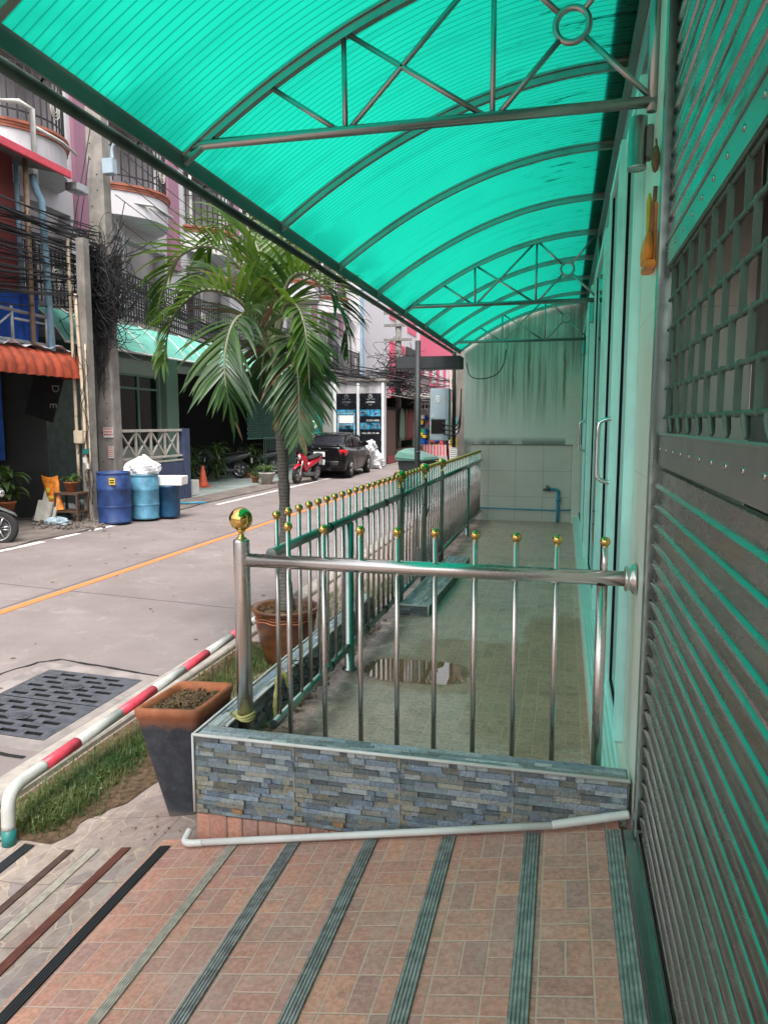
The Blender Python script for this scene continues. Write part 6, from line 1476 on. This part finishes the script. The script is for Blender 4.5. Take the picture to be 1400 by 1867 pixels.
for i,(px,c_,l) in enumerate(((733,'wall_green','dark green cloth hanging in the stall'),(741,'wood','brown cloth hanging in the stall'),(748,'wall_red','red garment hanging under the stall roof'),(754,'wall_red','dark red garment hanging farther along the stall'))):
    y=PX(px,780,-7.9).y
    m=MB(); m.loft([[(-7.9+.05*math.cos(a)*w,y+.6*w*math.sin(a)+.04*math.sin(3*a),z) for a in [k*.7 for k in range(9)]] for w,z in ((.4,2.3),(.8,2.1),(1,1.6),(1.1,.9),(.9,.7))]); tag(m.build('hanging_garment',c_,loc=(-7.9,y,2.3)),l,'clothes')  # garment colours darkened to stand in for shade under the stall roof
tag(MB().bbox(-8.0,-7.6,39.4,39.9,.36,.85,.02).build('basket','green_box',loc=(-7.8,39.6,.36)),'bright green basket on the stall counter','basket')
# far shop with bright goods seen past the black post
fs=thing('far_shop','distant shopfront with colourful goods and a white sign band','building',(-7,54,-.3))
m=MB(); m.box(-9.9,-6.9,45.2,45.4,-.3,3.4); m.build('wall','off_white',fs); MB().box(-8.6,-7.0,45.1,45.19,2.35,2.8).build('sign_band','foam_white',fs); MB().box(-9.5,-6.95,43.6,45.19,3.0,3.1).build('canopy_slab','concrete_dark',fs)
m=MB(); [m.box(-8.5+i*.21,-8.38+i*.21,45.07,45.099,2.48,2.68) for i in range(7)]; m.build('sign_marks','void',fs)
rr=random.Random(9)
for i in range(46):
    x=rr.uniform(-8.7,-7.1); z=rr.uniform(-.2,2.0); m=MB(); m.bbox(x,x+rr.uniform(.1,.3),44.9-.5*rr.random(),45.15,z,z+rr.uniform(.12,.35),.02); m.build('goods',rr.choice(['tarp_blue','red_paint','yellow','foam_white','drum_cyan','wood','green_box','tarp_blue','interior_dark']),fs)
kb2=thing('striped_barrier','low red and white striped kerb wall far down the street','barrier',(-7.5,43,-.4))
m=MB(); m2=MB()
for i in range(22): 
    (m if i%2 else m2).box(-8.3+i*.09,-8.3+(i+1)*.09-.002,43,43.12,-.4,.30)
m.build('white_stripes','pipe_white',kb2); m2.build('red_stripes','red_paint',kb2)
g=thing('utility_pole','distant dark pole with crossarms in front of the pink window','pole',(-8.1,36.5,-.3))
MB().tube([(-8.1,36.5,-.3),(-8.1,36.5,7.4)],.15,8).build('shaft','concrete_dark',g)
for z in (6.9,6.3,5.6):
    MB().box(-8.8,-7.4,36.3,36.42,z,z+.12).build('crossarm','concrete_dark',g)
for x in (-8.7,-8.3,-7.9,-7.5): MB().lathe([(.04,0),(.07,.05),(.04,.1),(.07,.15),(.03,.22)],(x,36.36,7.02),8).build('insulator','brown_door',g)
m=MB(); rr=random.Random(5)
for i in range(110):
    c=Vector((-8.1+rr.gauss(.2,.5),36.2+rr.uniform(-.5,.5),4.0+rr.gauss(0,.55))); s_=rr.uniform(.2,.8); m.tube(crv([c+Vector((rr.gauss(0,s_),rr.gauss(0,.3),rr.gauss(0,s_*.6))) for _ in range(4)],5),rr.choice([.012,.02]),4,cap=False)
tag(m.build('cable_tangle','cable',fix=False),'loose dark tangle of wires on the distant pole by the pink window','cable tangle',kind='stuff')
# far end of the street
fe=thing('far_houses','pale houses closing the far end of the street','building',(-4,80,0)); m=MB(); m.box(-10,6,82,90,-.5,9); m.build('wall','wall_grey',fe)
m=MB(); [m.box(-9+i*2.4,-7.8+i*2.4,81.9,81.99,z,z+1.6) for i in range(6) for z in (1.5,4.6)]; m.build('windows','interior_dark',fe)
# right-hand neighbours beyond the end wall
nb=thing('neighbour_house','grey neighbouring building beyond the end wall','building',(-1.4,12.1,-.4)); MB().box(-1.45,6,12.6,60,-.4,9).build('wall','wall_grey',nb)
# ---- near right street furniture
g=thing('utility_pole','weathered concrete pole with cable ducts beyond the steel fence','pole',(-1.73,12.75,-.45))
m=MB(); m.loft([[(-1.73+a*w,12.75+b*w,z) for a,b in ((-1,-.85),(-.85,-1),(.85,-1),(1,-.85),(1,1),(-1,1))] for w,z in ((.135,-.45),(.125,3),(.10,8.5))],sm=False); m.build('shaft','concrete',g)
MB().tube([(-1.56,12.62,-.45),(-1.56,12.62,2.9)],.05,10).build('dark_duct','concrete_dark',g)  # darker tube along the right side of the shaft
MB().tube([PY(821,660,12.5),PY(823,800,12.5)],.012,6).build('cable_duct','cream_duct',g); MB().tube([PY(831,670,12.45),PY(829,760,12.45)],.016,6).build('cable_duct','cream_duct',g)
m=MB()
for i in range(26):
    rr=random.Random(i); c=PY(858,690+i*4.5,12.55); m.tube([c,c+Vector((rr.uniform(-.05,.06),0,-.05)),c+Vector((0,0,-.10))],.008,4)
m.build('loose_wire','cable',g)
for k,(py,h,mt,ink,l,n) in enumerate(((768,.11,'ink_teal','white_plastic','small teal sticker highest on the right-hand pole',2),(786,.14,'foam_white','ink_blue','white and blue sticker on the right-hand pole',3),(806,.16,'yellow','void','yellow and black sticker on the right-hand pole',3),(828,.22,'foam_white','ink_grey','lowest white sticker with grey print on the right-hand pole',6))):
    c=PY(826,py,12.59); sheetbox('sticker',l,(c.x,12.60,c.z),.13,h,mt,ink,n)
g=thing('street_post','slim black steel post standing beyond the garden gate','post',(-1.95,10,-.45)); MB().tube([(-1.95,10,-.45),(-1.95,10,2.66)],.038,14).build('shaft','moto_grey' if 0 else 'black_strip',g); MB().tube([(-1.95,10,1.15),(-1.95,10,1.17)],.044,14).build('clamp','iron',g)
g=thing('sign_box','long black box sign mounted across the top of the black post','sign',(-1.9,10.2,2.3))
a=PY(725,665,10.3); b=PY(842,655,10.3); m=MB(); m.bbox(a.x,b.x,10.2,10.5,2.30,2.47,.01); m.build('housing','black_strip',g)
g=thing('meter_cabinet','pale grey-blue steel cabinet with louvres on the right-hand pole','cabinet',(-1.85,11.2,1.3))
a=PY(784,708,11.1); b=PY(817,803,11.1)
m=MB(); m.bbox(a.x,b.x,11.1,11.35,b.z,a.z,.008); m.build('housing','cabinet',g)
m=MB(); m.box(a.x+.02,b.x-.05,11.093,11.0985,b.z+.10,b.z+.31); m.build('opening','void',g)
m=MB(); m.bbox(a.x+.012,b.x-.035,11.088,11.099,b.z+.32,a.z-.02,.003); m.build('door','cabinet',g)
for i in range(4): MB().tube([(a.x+.09,11.086,a.z-.12-.028*i),(a.x+.15,11.086,a.z-.125-.028*i)],.007,6).build('louvre','foam_white',g)
MB().bbox(a.x+.03,a.x+.06,11.075,11.087,(a.z+b.z)/2-.05,(a.z+b.z)/2-.03,.002).build('latch','chrome',g)
for i in range(3):
    z=b.z+.27-.07*i; MB().tube(crv([(b.x-.10,11.08,z),(b.x-.03,11.04,z-.04),(b.x+.10,11.05,z-.05),(b.x+.17,11.1,z+.06),(b.x+.16,11.3,z+.5)],6),.010,6).build('feed_cable','cable',g)
MB().tube([(b.x+.055,11.3,b.z-.1),(b.x+.05,11.3,2.62)],.03,10).build('conduit','black_strip',g)
MB().tube(crv([(b.x-.03,11.2,b.z),(b.x-.02,11.2,b.z-.2),(b.x+.0,11.25,b.z-.5),(b.x+.02,11.3,-.4)],5),.018,8).build('down_conduit','cable',g)
g=thing('wheelie_bin','large dark bin with a pale green lid standing by the kerb','bin',(-3.12,16,-.42))
T=Matrix.Translation((-3.12,16,-.42))@Matrix.Rotation(R(-18),4,'Z')@Matrix.Diagonal((.95,.95,1.15,1))
m=MB(); m.loft([[T@Vector(p) for p in ((-w,-d,z),(w,-d,z),(w,d,z),(-w,d,z))] for w,d,z in ((.24,.24,.12),(.27,.27,.5),(.33,.33,1.0))],sm=False); m.build('body','bin_dark',g)
m=MB(); m.loft([[T@Vector(p) for p in ((-w,-d,z+t),(w,-d,z-t),(w,d,z-t),(-w,d,z+t))] for w,d,z,t in ((.36,.37,1.01,.0),(.38,.39,1.06,.02),(.33,.34,1.13,.05),(.2,.2,1.18,.06))],sm=False); m.build('lid','bin_green',g)
m=MB(); 
for s in (-1,1): m.tube([T@Vector((s*.25-.03,.27,.1)),T@Vector((s*.25+.03,.27,.1))],.1,14)
m.build('wheels','rubber',g)
